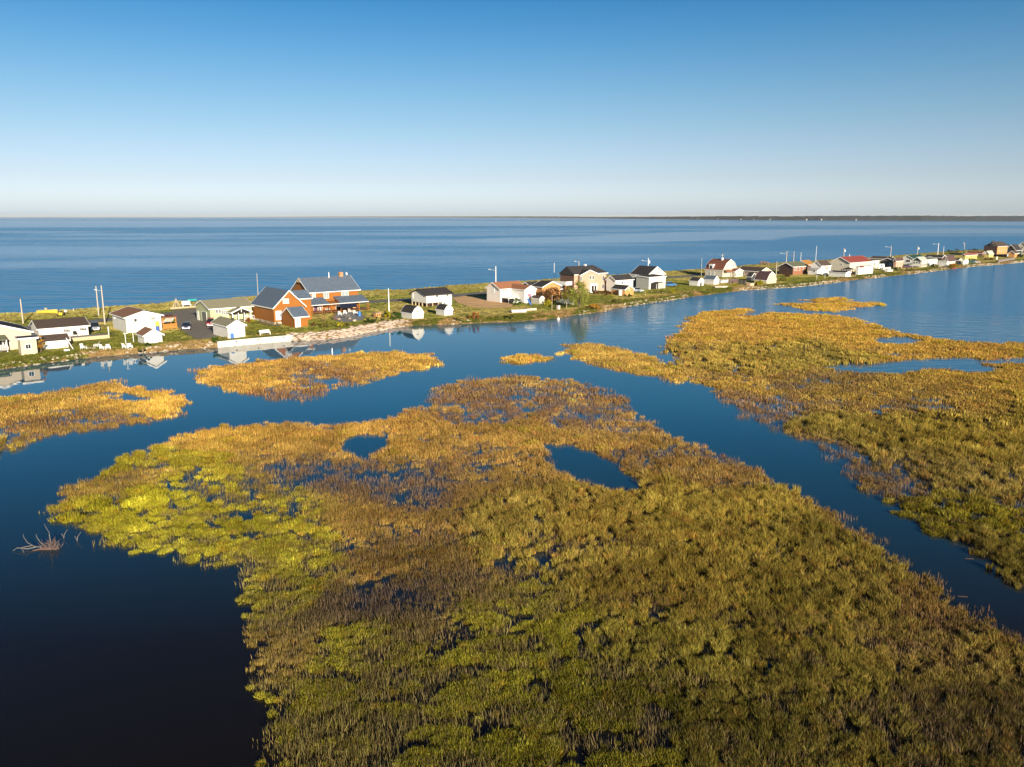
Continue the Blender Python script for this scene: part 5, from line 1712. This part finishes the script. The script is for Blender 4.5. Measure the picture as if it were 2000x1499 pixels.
YEL = paint('yellow_paint', (.65, .45, .03))
MB().prism([(-.9, -.5, .5), (1.1, -.4, .5), (1.1, -.4, 1.1), (.2, -.4, 1.2), (-.1, -.5, .8), (-.9, -.5, .8)], [(-.9, .5, .5), (1.1, .4, .5), (1.1, .4, 1.1), (.2, .4, 1.2), (-.1, .5, .8), (-.9, .5, .8)]).build('body', YEL, o)
MB().box(-.7, -.2, -.25, .25, .82, 1.4).build('seat', BLACK, o)
MB().tube((-.5, .75, 1.3), (-.5, 1.2, 1.3), .3, n=10).build('tank', TRIM, o)
for x, r in ((-.6, .5), (.8, .32)):
    for y in (-.6, .6):
        MB().tube((x, y - .12, r), (x, y + .12, r), r, n=12).build('wheel', BLACK, o)
MB().tube((.3, .1, .9), (-.1, .1, 1.35), .04).build('steering_column', BLACK, o)


# ------------------------------------------------------------------ garden furniture and small things
def adirondack(label, px, py, rz, m=TRIM, group='white garden chairs on the lawns', name='garden_chair'):
    P = g_at(px, py)
    o = thing(name, label, 'chair', (P.x, P.y, LZ), R(rz), group)
    MB().prism([(-.3, -.35, .38), (.3, -.35, .38), (.3, .25, .25), (-.3, .25, .25)], [(-.3, -.35, .43), (.3, -.35, .43), (.3, .25, .30), (-.3, .25, .30)]).build('seat', m, o)
    for i in range(4):
        MB().prism([(-.3 + i * .15, .22, .28), (-.17 + i * .15, .22, .28), (-.17 + i * .15, .26, .28), (-.3 + i * .15, .26, .28)],
                   [(-.32 + i * .16, .58, 1.05), (-.18 + i * .16, .58, 1.05), (-.18 + i * .16, .62, 1.05), (-.32 + i * .16, .62, 1.05)]).build('back_slat', m, o)
    for x in (-.38, .38):
        MB().box(x - .08, x + .08, -.42, .32, .56, .6).build('armrest', m, o)
        MB().box(x - .04, x + .04, -.4, -.32, 0, .56).build('leg', m, o)
        MB().box(x - .04, x + .04, .2, .28, 0, .56).build('leg', m, o)
    return o


for lb, px, py, rz in [('white wooden chair at the left side of the fire pit', 163, 683, 60), ('white wooden chair at the right side of the fire pit', 189, 679, -80), ('white chair at the left of the joined pair by the water', 200.5, 683, 170), ('white chair at the right of the joined pair by the water', 211.5, 682.5, 200),
                       ('white chair left of the foot of the clothes line post', 244.5, 681, 165), ('white chair right of the foot of the clothes line post', 254, 680.5, 195)]:
    adirondack(lb, px, py, rz)
for lb, px, py, rz in [('dark lounge chair on the deck of the white bungalow', 148, 663, 200), ('pale green chair on the deck of the white bungalow', 161, 661, 170)]:
    o = adirondack(lb, px, py, rz, mat('sage_plastic', (.2, .3, .22), .6) if 'green' in lb else BLACK, 'chairs on the deck of the white bungalow')
    o.location.z = LZ + .7
P = g_at(177, 682)
o = thing('fire_pit', 'low stone ringed fire pit between two white chairs', 'fire pit', (P.x, P.y, LZ))
for i in range(10):
    a = i * .628
    q = put('stone', ROCKS[i % 9], o, (math.cos(a) * .8, math.sin(a) * .6, .12))
    q.scale = (.45,) * 3
MB().tube((0, 0, .02), (0, 0, .1), .55, n=10).build('ash', SHADE, o)
P = g_at(207, 682)
o = thing('side_table', 'small white table joining the pair of white chairs', 'table', (P.x, P.y, LZ))
MB().box(-.3, .3, -.25, .25, .5, .55).build('top', TRIM, o)
for x in (-.25, .25):
    MB().box(x - .03, x + .03, -.03, .03, 0, .5).build('leg', TRIM, o)
P = g_at(517.5, 655)
o = thing('garden_bench', 'white slatted bench on the lawn above the sea wall', 'bench', (P.x, P.y, LZ + .06), YAW)
MB().box(-1.1, 1.1, -.3, .25, .42, .48).build('seat', TRIM, o)
MB().box(-1.1, 1.1, .25, .31, .5, 1.0).build('backrest', TRIM, o)
for x in (-1.05, 1.05):
    MB().box(x - .05, x + .05, -.3, .3, 0, .65).build('end_panel', TRIM, o)
P = g_at(451, 622)
o = thing('covered_spa', 'low dark sided tub with a flat white top in front of the green bungalow', 'tub', (P.x, P.y, LZ), YAW)
MB().box(-2.1, 2.1, -1.3, 1.3, .35, 1.0).build('side', mat('dark_side', (.06, .05, .045), .7), o)
MB().box(-2.02, 2.02, -1.22, 1.22, 1.0, 1.06).build('top', TRIM, o)
MB().box(-2.0, 2.0, -1.2, 1.2, -.1, .35).build('base', WOODP, o)
o = thing('toy_slide', 'blue slide leaning on the white wing of the rust roofed house', 'slide', g_at(1030, 595), YAW)
MB().prism([(-.3, -1.6, .05), (.3, -1.6, .05), (.3, -1.6, .12), (-.3, -1.6, .12)], [(-.3, 0, 1.5), (.3, 0, 1.5), (.3, 0, 1.58), (-.3, 0, 1.58)]).build('chute', BLUEP, o)
for x in (-.3, .3):
    MB().box(x - .04, x + .04, 0, .08, 0, 1.9).build('leg', TRIM, o)
o = thing('utility_box', 'pinkish white cabinet standing alone at the edge of the bank', 'cabinet', g_at(1090.5, 605.5), YAW)
MB().box(-.35, .35, -.3, .3, 0, 1.05).build('body', mat('pink_white', (.7, .55, .5), .7), o)
MB().box(-.4, .4, -.35, .35, 1.053, 1.13).build('lid', TRIM, o)
o = thing('mooring_buoy', 'white mooring buoy floating near the bank', 'buoy', at(1090.5, 624.5, 0))
put('float', ROCKS[3], o, (0, 0, .15)).scale = (.7, .8, .9)
o.children[0].data = ROCKS[3].copy()
o.children[0].data.materials[0] = TRIM
MB().tube((0, 0, .3), (0, 0, .75), .05).build('staff', TRIM, o)
o = thing('wood_crate', 'peach coloured crate beside the slate shed', 'crate', g_at(1465.5, 559), YAW)
mb = MB().box(-1.1, 1.1, -.7, .7, .05, 1.0)
mb.build('box', mat('peach_board', (.62, .42, .3), .8), o)
for z in (.2, .5, .8):
    MB().box(-1.13, 1.13, -.75, -.703, z, z + .15).build('slat', WOODP, o)
for lb, px, py, col in [('blue barrel behind the small white shed', 308.5, 648, (.05, .12, .4)), ('blue barrel on the patio of the log house', 702, 617.5, (.04, .2, .55)), ('white barrel against the orange brown shed', 1211, 577.5, (.65, .63, .6)), ('grey white drum beside the barn shed', 1482, 551, (.4, .42, .5)), ('pale tank below the deck of the large brown house', 1946, 507.5, (.7, .66, .5))]:
    P = g_at(px, py)
    o = thing('barrel', lb, 'barrel', (P.x, P.y, LZ), 0, 'barrels')
    k = 1.0 if P.length < 230 else 1.5
    m = mat('drum_%d' % px, col, .5)
    MB().tube((0, 0, 0), (0, 0, 1.1 * k), .38 * k, n=12).build('body', m, o)
    MB().tube((0, 0, 1.1 * k), (0, 0, 1.14 * k), .34 * k, n=12).build('lid', m, o)
o = thing('white_bench', 'white bench on the sea side dune behind the driveway', 'bench', at(364.5, 599.5, 1.3), YAW)
MB().box(-1.1, 1.1, -.35, .3, .5, .62).build('seat', TRIM, o)
MB().box(-1.1, 1.1, .3, .42, .5, 1.5).build('backrest', TRIM, o)
for x in (-1, 1):
    MB().box(x - .08, x + .08, -.3, .3, -.2, .5).build('leg', TRIM, o)
o = thing('driftwood_stack', 'stack of driftwood poles leaning together on the dune', 'driftwood', at(344.5, 600, 1.3))
for i in range(9):
    a = i * .7
    MB().tube((math.cos(a) * 1.0, math.sin(a) * 1.0, -.1), (math.cos(a + .4) * .12, math.sin(a) * .12, 1.9 + .4 * math.sin(i * 2.1)), .1, .05, 5).build('branch', WOODP, o)
o = thing('teal_bench', 'teal painted bench on the dune left of the pale green bungalow', 'bench', at(376, 591, 1.5), YAW)
MB().box(-1.2, 1.2, -.2, .2, .35, .45).build('seat', mat('teal_paint', (.03, .28, .30), .6), o)
MB().box(-1.2, 1.2, .2, .28, .35, .95).build('backrest', _mats['teal_paint'], o)
for x in (-1, 1):
    MB().box(x - .06, x + .06, -.15, .15, -.2, .35).build('leg', WOODG, o)
o = thing('timber_log', 'long pale timber lying along the sea side of the driveway', 'log', at(358, 603.5, LZ), YAW)
MB().tube((-3.4, 0, .3), (3.4, .1, .3), .28, .22, 8).build('trunk', WOODP, o)
for x in (-2.5, 2.5):
    MB().box(x - .12, x + .12, -.2, .2, -.05, .1).build('support', WOODG, o)
o = thing('playhouse_box', 'small orange wooden box house between green shrubs', 'playhouse', g_at(737, 619.5), YAW)
MB().box(-.75, .75, -.6, .6, 0, 1.0).build('wall', ORANGEW, o)
MB().prism([(-.9, -.75, 1.003), (-.9, .75, 1.003), (-.9, .75, 1.12), (-.9, -.75, 1.12)], [(.9, -.75, 1.003), (.9, .75, 1.003), (.9, .75, 1.12), (.9, -.75, 1.12)]).build('roof', PINKW, o)
for x in (-.3, .35):
    MB().box(x - .16, x + .16, -.63, -.601, .35, .7).build('window', SHADE, o)
o = thing('garden_arbor', 'rustic brown wooden arbor before the log house porch', 'arbor', g_at(643, 626.5), YAW)
for x in (-1.5, 1.5):
    for y in (-.5, .5):
        MB().tube((x, y, -.1), (x * .95, y, 1.7), .09, .07, 6).build('post', LOGD, o)
for i in range(7):
    t = math.pi * i / 6
    MB().tube((-1.6 * math.cos(t), -.75, 1.6 + .7 * math.sin(t)), (-1.6 * math.cos(t), .75, 1.6 + .7 * math.sin(t)), .06, n=5).build('rafter', LOGD, o)
o = thing('picnic_table', 'grey picnic table on the patio of the log house', 'table', g_at(676, 622), YAW + .2)
MB().box(-.9, .9, -.4, .4, .7, .76).build('top', WOODG, o)
for y in (-.75, .75):
    MB().box(-.9, .9, y - .13, y + .13, .42, .47).build('seat', WOODG, o)
for x in (-.6, .6):
    MB().prism([(x, -.75, 0), (x, -.65, 0), (x, -.2, .7), (x, -.3, .7)], [(x + .08, -.75, 0), (x + .08, -.65, 0), (x + .08, -.2, .7), (x + .08, -.3, .7)]).build('leg', WOODG, o)
    MB().prism([(x, .65, 0), (x, .75, 0), (x, .3, .7), (x, .2, .7)], [(x + .08, .65, 0), (x + .08, .75, 0), (x + .08, .3, .7), (x + .08, .2, .7)]).build('leg', WOODG, o)
for lb, px, py in [('white plastic chair left of the patio table', 664, 616), ('white plastic chair behind the patio table', 674, 614), ('white plastic chair by the solar awning', 684, 611), ('white plastic chair near the blue barrel', 694, 614)]:
    adirondack(lb, px, py, 150 + px % 40, TRIM, 'white chairs on the log house patio')
for lb, px, py in [('pale boulder on the left rim of the patio', 662, 625), ('pale boulder at the front rim of the patio', 683, 624), ('larger boulder with a dark hollow right of the patio', 692.5, 628)]:
    P = g_at(px, py)
    o = put('boulder', ROCKS[px % 9 if isinstance(px, int) else 4], None, (P.x, P.y, LZ + .2), (0, 0, px))
    o.scale = (1.3, 1.2, 1.0)
    tag(o, lb, 'boulder', 'boulders round the patio')
o = thing('folded_ramp', 'white board leaning against the low white shed', 'board', g_at(139, 682), YAW)
MB().prism([(.2, -.3, 0), (.35, -.3, 0), (.35, .0, 0), (.2, .0, 0)], [(-.5, 1.0, 2.0), (-.38, 1.0, 2.0), (-.38, 1.2, 2.0), (-.5, 1.2, 2.0)]).build('board', TRIM, o)
o = thing('tool_chest', 'white chest lying in front of the low white shed', 'chest', g_at(130.5, 687), YAW)
MB().box(-.45, .45, -.25, .25, 0, .35).build('body', TRIM, o)
MB().box(-.48, .48, -.28, .28, .353, .42).build('lid', TRIM, o)


# fences: each picket a part
def fence(name, label, a, b, m, h=1.1, step=.28, w=.09, rails=True):
    P, Q = g_at(*a), g_at(*b)
    L = (Q - P).length
    o = thing(name, label, 'fence', (P.x, P.y, LZ), math.atan2((Q - P).y, (Q - P).x))
    pm = MB().box(-w, w, -.03, .03, .08, h).mesh('picket', m)
    n = max(2, int(L / step))
    for i in range(n + 1):
        put('picket', pm, o, (i * L / n, 0, 0))
    if rails:
        for z in (.3, h * .8):
            MB().box(0, L, .033, .09, z - .05, z + .05).build('rail', m, o)
    ps = MB().box(-.08, .08, .1, .26, -.2, h + .12).mesh('post', m)
    for i in range(int(L / 2.4) + 1):
        put('post', ps, o, (i * 2.4, 0, 0))
    return o


fence('picket_fence', 'white picket fence by the garden trees', (1087, 591.5), (1120, 596), TRIM, 1.2, .55, .06)
fence('board_fence', 'purple brown board fence in front of the tiled porch', (1425, 553.5), (1440, 553), mat('purple_brown_board', (.16, .10, .11), .8), 1.5, .3, .1)
fence('grey_fence', 'weathered grey fence right of the purple brown one', (1441, 554.5), (1457, 557), mat('grey_board', (.26, .22, .21), .85), 1.4, .35, .1)
fence('log_fence', 'dark rustic fence along the lawn beside the log garage', (507, 633), (548, 640), mat('dark_stake', (.14, .10, .06), .9), .95, .55, .07)
fence('deck_fence', 'grey board fence at the right of the large brown house', (1950, 513), (1982, 508), mat('grey_board', (.26, .22, .21), .85), 1.3, .5, .15)


# ------------------------------------------------------------------ trees and shrubs
def leaf_mat(name, col, var=.3):
    m = bpy.data.materials.new(name)
    m.use_nodes = True
    nt = m.node_tree
    nt.nodes.clear()
    out = nd(nt, 'ShaderNodeOutputMaterial')
    geo = nd(nt, 'ShaderNodeNewGeometry')
    mr = nd(nt, 'ShaderNodeMapRange')
    mr.inputs[3].default_value, mr.inputs[4].default_value = 1 - var * 1.6, 1 + var * 1.6
    nt.links.new(geo.outputs['Random Per Island'], mr.inputs[0])
    hs = nd(nt, 'ShaderNodeHueSaturation')
    hs.inputs['Color'].default_value = (*col, 1)
    wn = nd(nt, 'ShaderNodeTexWhiteNoise', noise_dimensions='1D')
    nt.links.new(geo.outputs['Random Per Island'], wn.inputs['W'])
    mh = nd(nt, 'ShaderNodeMapRange')
    mh.inputs[3].default_value, mh.inputs[4].default_value = .47, .53
    nt.links.new(wn.outputs['Value'], mh.inputs[0])
    nt.links.new(mh.outputs[0], hs.inputs['Hue'])
    nt.links.new(mr.outputs[0], hs.inputs['Value'])
    d, t, mx = nd(nt, 'ShaderNodeBsdfDiffuse'), nd(nt, 'ShaderNodeBsdfTranslucent'), nd(nt, 'ShaderNodeMixShader')
    mx.inputs[0].default_value = .3
    for s in (d, t):
        nt.links.new(hs.outputs[0], s.inputs[0])
    nt.links.new(d.outputs[0], mx.inputs[1])
    nt.links.new(t.outputs[0], mx.inputs[2])
    nt.links.new(mx.outputs[0], out.inputs[0])
    return m


LV = {k: leaf_mat('leaf_' + k, srgb(*c)) for k, c in dict(green=(78, 100, 40), pale=(150, 152, 70), gold=(176, 130, 44), dark=(52, 70, 34), rust=(150, 90, 44), yellow=(170, 160, 40), olive=(120, 116, 54), brown=(110, 78, 48), pink=(190, 160, 140)).items()}
BARK = mat('bark', (.12, .09, .07), .9, .2, 5)


def plant(name, label, px, py, w, h, leaf, n, cat, group=None, trunk=.0, ls=.16, seed=None, z=LZ):
    """Tapered trunk with limbs and a crown of leaf clumps; w and h in metres."""
    g = random.Random(seed if seed is not None else int(px * 7 + py))
    P = g_at(px, py, z)
    o = thing(name, label, cat, (P.x, P.y, z - .05), 0, group)
    tb = MB()
    th = max(trunk, .25 * h)
    tb.tube((0, 0, -.1), (0, 0, th), .03 * h + .02, .018 * h + .01, 7)
    clumps = []
    nc = max(6, int(n / 45))
    for i in range(nc):
        a, e = g.uniform(0, 6.28), g.random()
        zc = trunk + (h - trunk) * (.12 + .8 * e)
        rr = w / 2 * math.sqrt(max(.05, 1 - (2 * (zc - trunk) / (h - trunk) - .85) ** 2 * .75)) * math.sqrt(g.uniform(.15, 1))
        c = Vector((math.cos(a) * rr, math.sin(a) * rr, zc))
        clumps.append((c, g.uniform(.13, .24) * min(w, h)))
        if i % 2 == 0:
            tb.tube((0, 0, th * g.uniform(.5, 1)), c, .012 * h + .008, .006, 4)
    tb.build('trunk', BARK, o)
    cb = MB()
    for i in range(n):
        c, r = clumps[g.randrange(nc)]
        q = Vector((g.gauss(0, 1), g.gauss(0, 1), g.gauss(0, .8))).normalized() * r * g.uniform(.35, 1.1) + c
        if q.z < .02:
            q.z = g.uniform(.02, .2)
        d = Vector((g.gauss(0, 1), g.gauss(0, 1), g.gauss(.3, 1))).normalized()
        e = d.orthogonal().normalized() * ls * g.uniform(.6, 1.2)
        f_ = d.cross(e).normalized() * ls * g.uniform(.5, .9)
        cb.add([q - e, q - f_ * .6, q + e, q + f_ * .6], [(0, 1, 2, 3)])
    cb.build('crown', LV[leaf], o)
    return o


plant('poplar_tree', 'tall pale green tree in front of the two storey peach house', 1131, 602, 4.6, 7.4, 'pale', 2600, 'tree', trunk=.8, ls=.22)
plant('garden_tree', 'rusty brown round tree in front of the orange gable', 1079, 592, 4.6, 4.3, 'brown', 1600, 'tree', 'garden trees', .3, .22)
plant('garden_tree', 'golden olive tree left of the tall pale tree', 1110, 586, 3.6, 4.0, 'olive', 1200, 'tree', 'garden trees', .3, .22)
plant('garden_tree', 'autumn coloured shrubby tree between the beige shed and the low white shed', 80.5, 689, 1.6, 3.2, 'gold', 420, 'tree', 'garden trees', .2, .13)
SH = [('round green bush at the corner of the white raised deck', 1010, 596, 1.8, 1.9, 'green'), ('dark spreading shrub right of the patio', 733, 630, 4.0, 1.2, 'dark'), ('bright green shrub behind the orange playhouse', 752, 619, 2.6, 1.5, 'green'), ('yellow green shrub at the foot of the white pole', 757, 621, 2.0, 1.6, 'yellow'),
      ('large dark green bush left of the barn style sheds', 774, 624, 3.0, 1.9, 'green'), ('olive shrub below the rustic arbor', 636, 640, 3.0, 1.5, 'olive'), ('yellow green shrub left of the bed below the patio', 665, 639, 1.5, 1.3, 'yellow'), ('olive shrub right of the bed below the patio', 678, 638, 1.9, 1.2, 'olive'), ('reddish low shrub beside the orange shed', 611, 637, 1.3, .9, 'brown'),
      ('rust coloured shrub by the green bungalow porch', 486, 629.5, 1.1, 1.0, 'rust'), ('bright yellow shrub at the right corner of the green bungalow', 492, 629, 1.2, .8, 'yellow'), ('small dark shrub in front of the small white shed', 289, 676, 1.3, .8, 'dark'), ('greyish shrub on the bank below the small white shed', 278, 685, 1.8, 1.0, 'olive'),
      ('green shrub on the bank between the driveway and boathouse', 422, 668, 2.0, 1.0, 'green'), ('rust coloured mound of shrubs on the bank right of the barn sheds', 928, 622, 3.2, 1.4, 'rust'), ('green shrub on the bank left of the rust mound', 900, 626, 2.2, 1.0, 'olive'), ('olive shrub on the bank left of the upturned boat', 1000, 622, 2.4, 1.2, 'olive'),
      ('dark shrubs at the front of the two storey peach house', 1164, 575, 2.6, 1.4, 'brown'), ('dark shrub at the right corner of the two storey peach house', 1183, 577, 3.0, 1.4, 'brown'), ('yellow green climbing shrub beside the playhouse', 1070, 597, 1.8, 1.8, 'yellow'), ('green shrub in front of the picket fence', 1081, 600, 1.6, 1.0, 'green'),
      ('golden bank shrub below the two storey peach house', 1160, 603, 4.0, 1.3, 'gold'), ('olive bank shrub below the orange shed', 1205, 592, 4.0, 1.3, 'olive'), ('green shrub right of the orange shed', 1226, 580, 2.2, 1.2, 'green'), ('olive grassy shrub below the arched porch', 1285, 573, 3.4, 1.3, 'olive'), ('pale olive shrub right of the slim post', 1312, 573, 2.6, 1.4, 'yellow'),
      ('golden green shrub before the barn shed', 1483, 558, 3.0, 1.9, 'yellow'), ('pinkish shrub on the sea shore behind the low brown roofed house', 1494, 520, 5.5, 2.2, 'pink'), ('dark bush in front of the dark brown house', 1537, 541, 3.0, 1.5, 'brown'), ('olive shrub on the bank below the green roofed house', 1528, 550, 3.4, 1.4, 'olive'),
      ('green shrub on the bank right of the white boats', 1752, 529, 4.0, 1.6, 'green'), ('green shrub below the green gabled cottage', 1775, 530, 4.0, 1.5, 'olive'), ('dark bush below the white building with a pale roof', 1825, 522, 3.6, 1.6, 'dark'), ('golden bush below the dark purple roofed shed', 1860, 522, 3.6, 1.8, 'gold'), ('dark bush below the yellow green bungalow', 1896, 511, 5.0, 1.6, 'dark'),
      ('dark clump of shrubs below the white and yellow cottage', 1930, 508, 5.0, 1.5, 'brown'), ('dark shrub below the cream gabled house', 1990, 503, 4.5, 2.0, 'dark'), ('olive shrub between the blue roofed shed and the purple brown fence', 1434, 558, 2.2, .9, 'yellow'), ('dark shrub on the far dune behind the dark brown cottage', 1862, 494, 8, 2.4, 'dark'), ('low dark shrub on the dune right of the streetlight', 1898, 491, 8, 2.0, 'dark')]
for lb, px, py, w, h, lf in SH:
    plant('shrub', lb, px, py, w, h, lf, int(min(900, 200 + 110 * w * h)), 'shrub', 'shrubs on the spit', 0, .17 if py > 560 else .26)

# ------------------------------------------------------------------ tufts on the dune, the bank and the rough grass
rs = np.random.RandomState(21)
n = 62000
s = np.concatenate([rs.uniform(-95, 330, n), rs.uniform(330, 620, n // 3)])
f_ = rs.rand(len(s))
tn, ts = t_near(s), t_sea(s)
zone = rs.choice(3, len(s), p=[.20, .20, .60])
t = np.where(zone == 0, tn + .2 + 4.5 * f_ ** 1.3, np.where(zone == 1, ts - 12 * f_, tn + (ts - tn) * f_))
x, y = s * U.x + t * V.x, s * U.y + t * V.y
bad = np.zeros(len(x), bool)
for poly in (ASPH, DIRT, PATIO):
    bad |= sdist(x, y, wpoly(poly, LZ)) > -.5
rc = np.array([[p.x, p.y] for p in rw])
for (ax, ay), (bx, by) in zip(rc, rc[1:]):
    q = np.clip(((x - ax) * (bx - ax) + (y - ay) * (by - ay)) / ((bx - ax) ** 2 + (by - ay) ** 2), 0, 1)
    bad |= np.hypot(x - ax - q * (bx - ax), y - ay - q * (by - ay)) < 3.6
pxv = np.array([proj((a, b, 1))[0] for a, b in zip(x, y)])
bad |= (pxv > 425) & (pxv < 803) & (t - tn < 3.6)
lawn = np.zeros(len(x))
for L_ in LAWNS:
    lawn = np.maximum(lawn, smooth(-.5, .5, sdist(x, y, wpoly(L_, LZ))))

k = ~bad & (np.abs(x) / y < .75)
x, y, s, t, zone, lawn = x[k], y[k], s[k], t[k], zone[k], lawn[k]
z = land_z(s, t) - .02
col = zone_colour(x, y) * rs.uniform(.7, 1.5, (len(x), 1)) * 1.1
ol = (zone == 0) & (fbm(s / 9 + 7, t / 4, 3) > .5)
col = np.where(ol[:, None], np.array(srgb(108, 112, 46)) * rs.uniform(.5, 1.2, (len(x), 1)), col)
gold = (zone < 2) & ~ol & (rs.rand(len(x)) < .25)
col = np.where(gold[:, None], np.array(srgb(164, 142, 80)) * rs.uniform(.4, .8, (len(x), 1)), col)
sz = rs.uniform(.5, 1.0, len(x)) * np.where(zone == 2, .75, .8)
hz_ = np.where(zone == 2, np.where(lawn > .5, .22, .36), np.where(zone == 1, .75, .6)) * rs.uniform(.5, 1.1, len(x))
kind = np.where(rs.rand(len(x)) < .25, 4, 1)
kind = np.where(zone == 2, 1, kind)
scatter('rough_grass', 'rough grass on the dune, the yards and the bank of the spit', x, y, z, kind, np.stack([sz, sz, hz_], 1), np.clip(col, .01, .8), rs)

# ------------------------------------------------------------------ dead branches in the dark water
DEADW = mat('bleached_driftwood', (.17, .15, .135), .9, .25, 6)
REDW = mat('reddish_twig', (.13, .08, .07), .9, .25, 6)
P = at(102, 1072, 0)
o = thing('dead_branch', 'bleached dead branches with a tangle of reddish twigs sticking out of the dark water', 'branch', (P.x, P.y, 0))
g = random.Random(9)


def limb(pts, r, nm, m):
    mb = MB()
    for i in range(len(pts) - 1):
        a, b = r * (1 - i / len(pts)), r * (1 - (i + 1) / len(pts)) + .008
        mb.tube(pts[i], pts[i + 1], a, b, 6)
    mb.build(nm, m, o)


o.scale = (.85, .85, .85)
limb([(.1, 0, -.2), (-.05, 0, .6), (-.15, .05, 1.25), (-.12, .05, 1.5), (-.4, .1, 2.0), (-.5, .1, 2.3)], .04, 'main_limb', DEADW)
limb([(.3, .1, -.1), (-.6, 0, .12), (-1.5, -.1, .25), (-2.3, .2, .5), (-2.7, .4, .95), (-2.75, .45, 1.2)], .045, 'long_limb', DEADW)
limb([(-1.4, -.1, .2), (-2.1, -.3, .1), (-2.8, -.5, .3), (-3.2, -.6, .05)], .05, 'long_limb', DEADW)
limb([(-1.8, 0, .3), (-2.4, -.6, .35), (-2.0, -.9, -.05)], .04, 'long_limb', DEADW)
limb([(-.5, 0, .1), (-1.2, .3, .5), (-1.6, .5, .95), (-1.6, .5, 1.2)], .04, 'long_limb', DEADW)
limb([(.5, -.1, .05), (-.9, -.3, .08), (-1.5, -.5, .02)], .11, 'log', REDW)
for i in range(46):
    a = Vector((g.uniform(-.75, .75), g.uniform(-.3, .3), -.05))
    b = a + Vector((g.gauss(0, .25), g.gauss(0, .25), g.uniform(.35, 1.0) * (1.1 - abs(a.x))))
    c = b + Vector((g.gauss(0, .15), g.gauss(0, .15), g.uniform(.05, .35)))
    limb([a, b, c], .022, 'twig', REDW if i % 3 else DEADW)
for lb, px, py in [('thin forked dead twig standing in the water near the marsh edge', 150, 1057), ('short dead stick in the water right of the tangled branches', 124, 1052)]:
    P = at(px, py, 0)
    o = thing('dead_twig', lb, 'twig', (P.x, P.y, 0))
    limb([(0, 0, -.1), (.1, 0, .35), (.35, .1, .7)], .03, 'stem', DEADW)
    limb([(.02, 0, .1), (-.12, 0, .4)], .02, 'fork', DEADW)
for lb, px, py in [('sunken log end showing in the right channel', 1880, 1166), ('small broken log at the right bank of the channel', 1893, 1092)]:
    P = at(px, py, 0)
    o = thing('floating_log', lb, 'log', (P.x, P.y, 0), R(-15))
    MB().tube((-.3, 0, -.03), (.3, .05, .0), .07, .05, 7).build('trunk', mat('wet_log', (.07, .04, .03), .7), o)
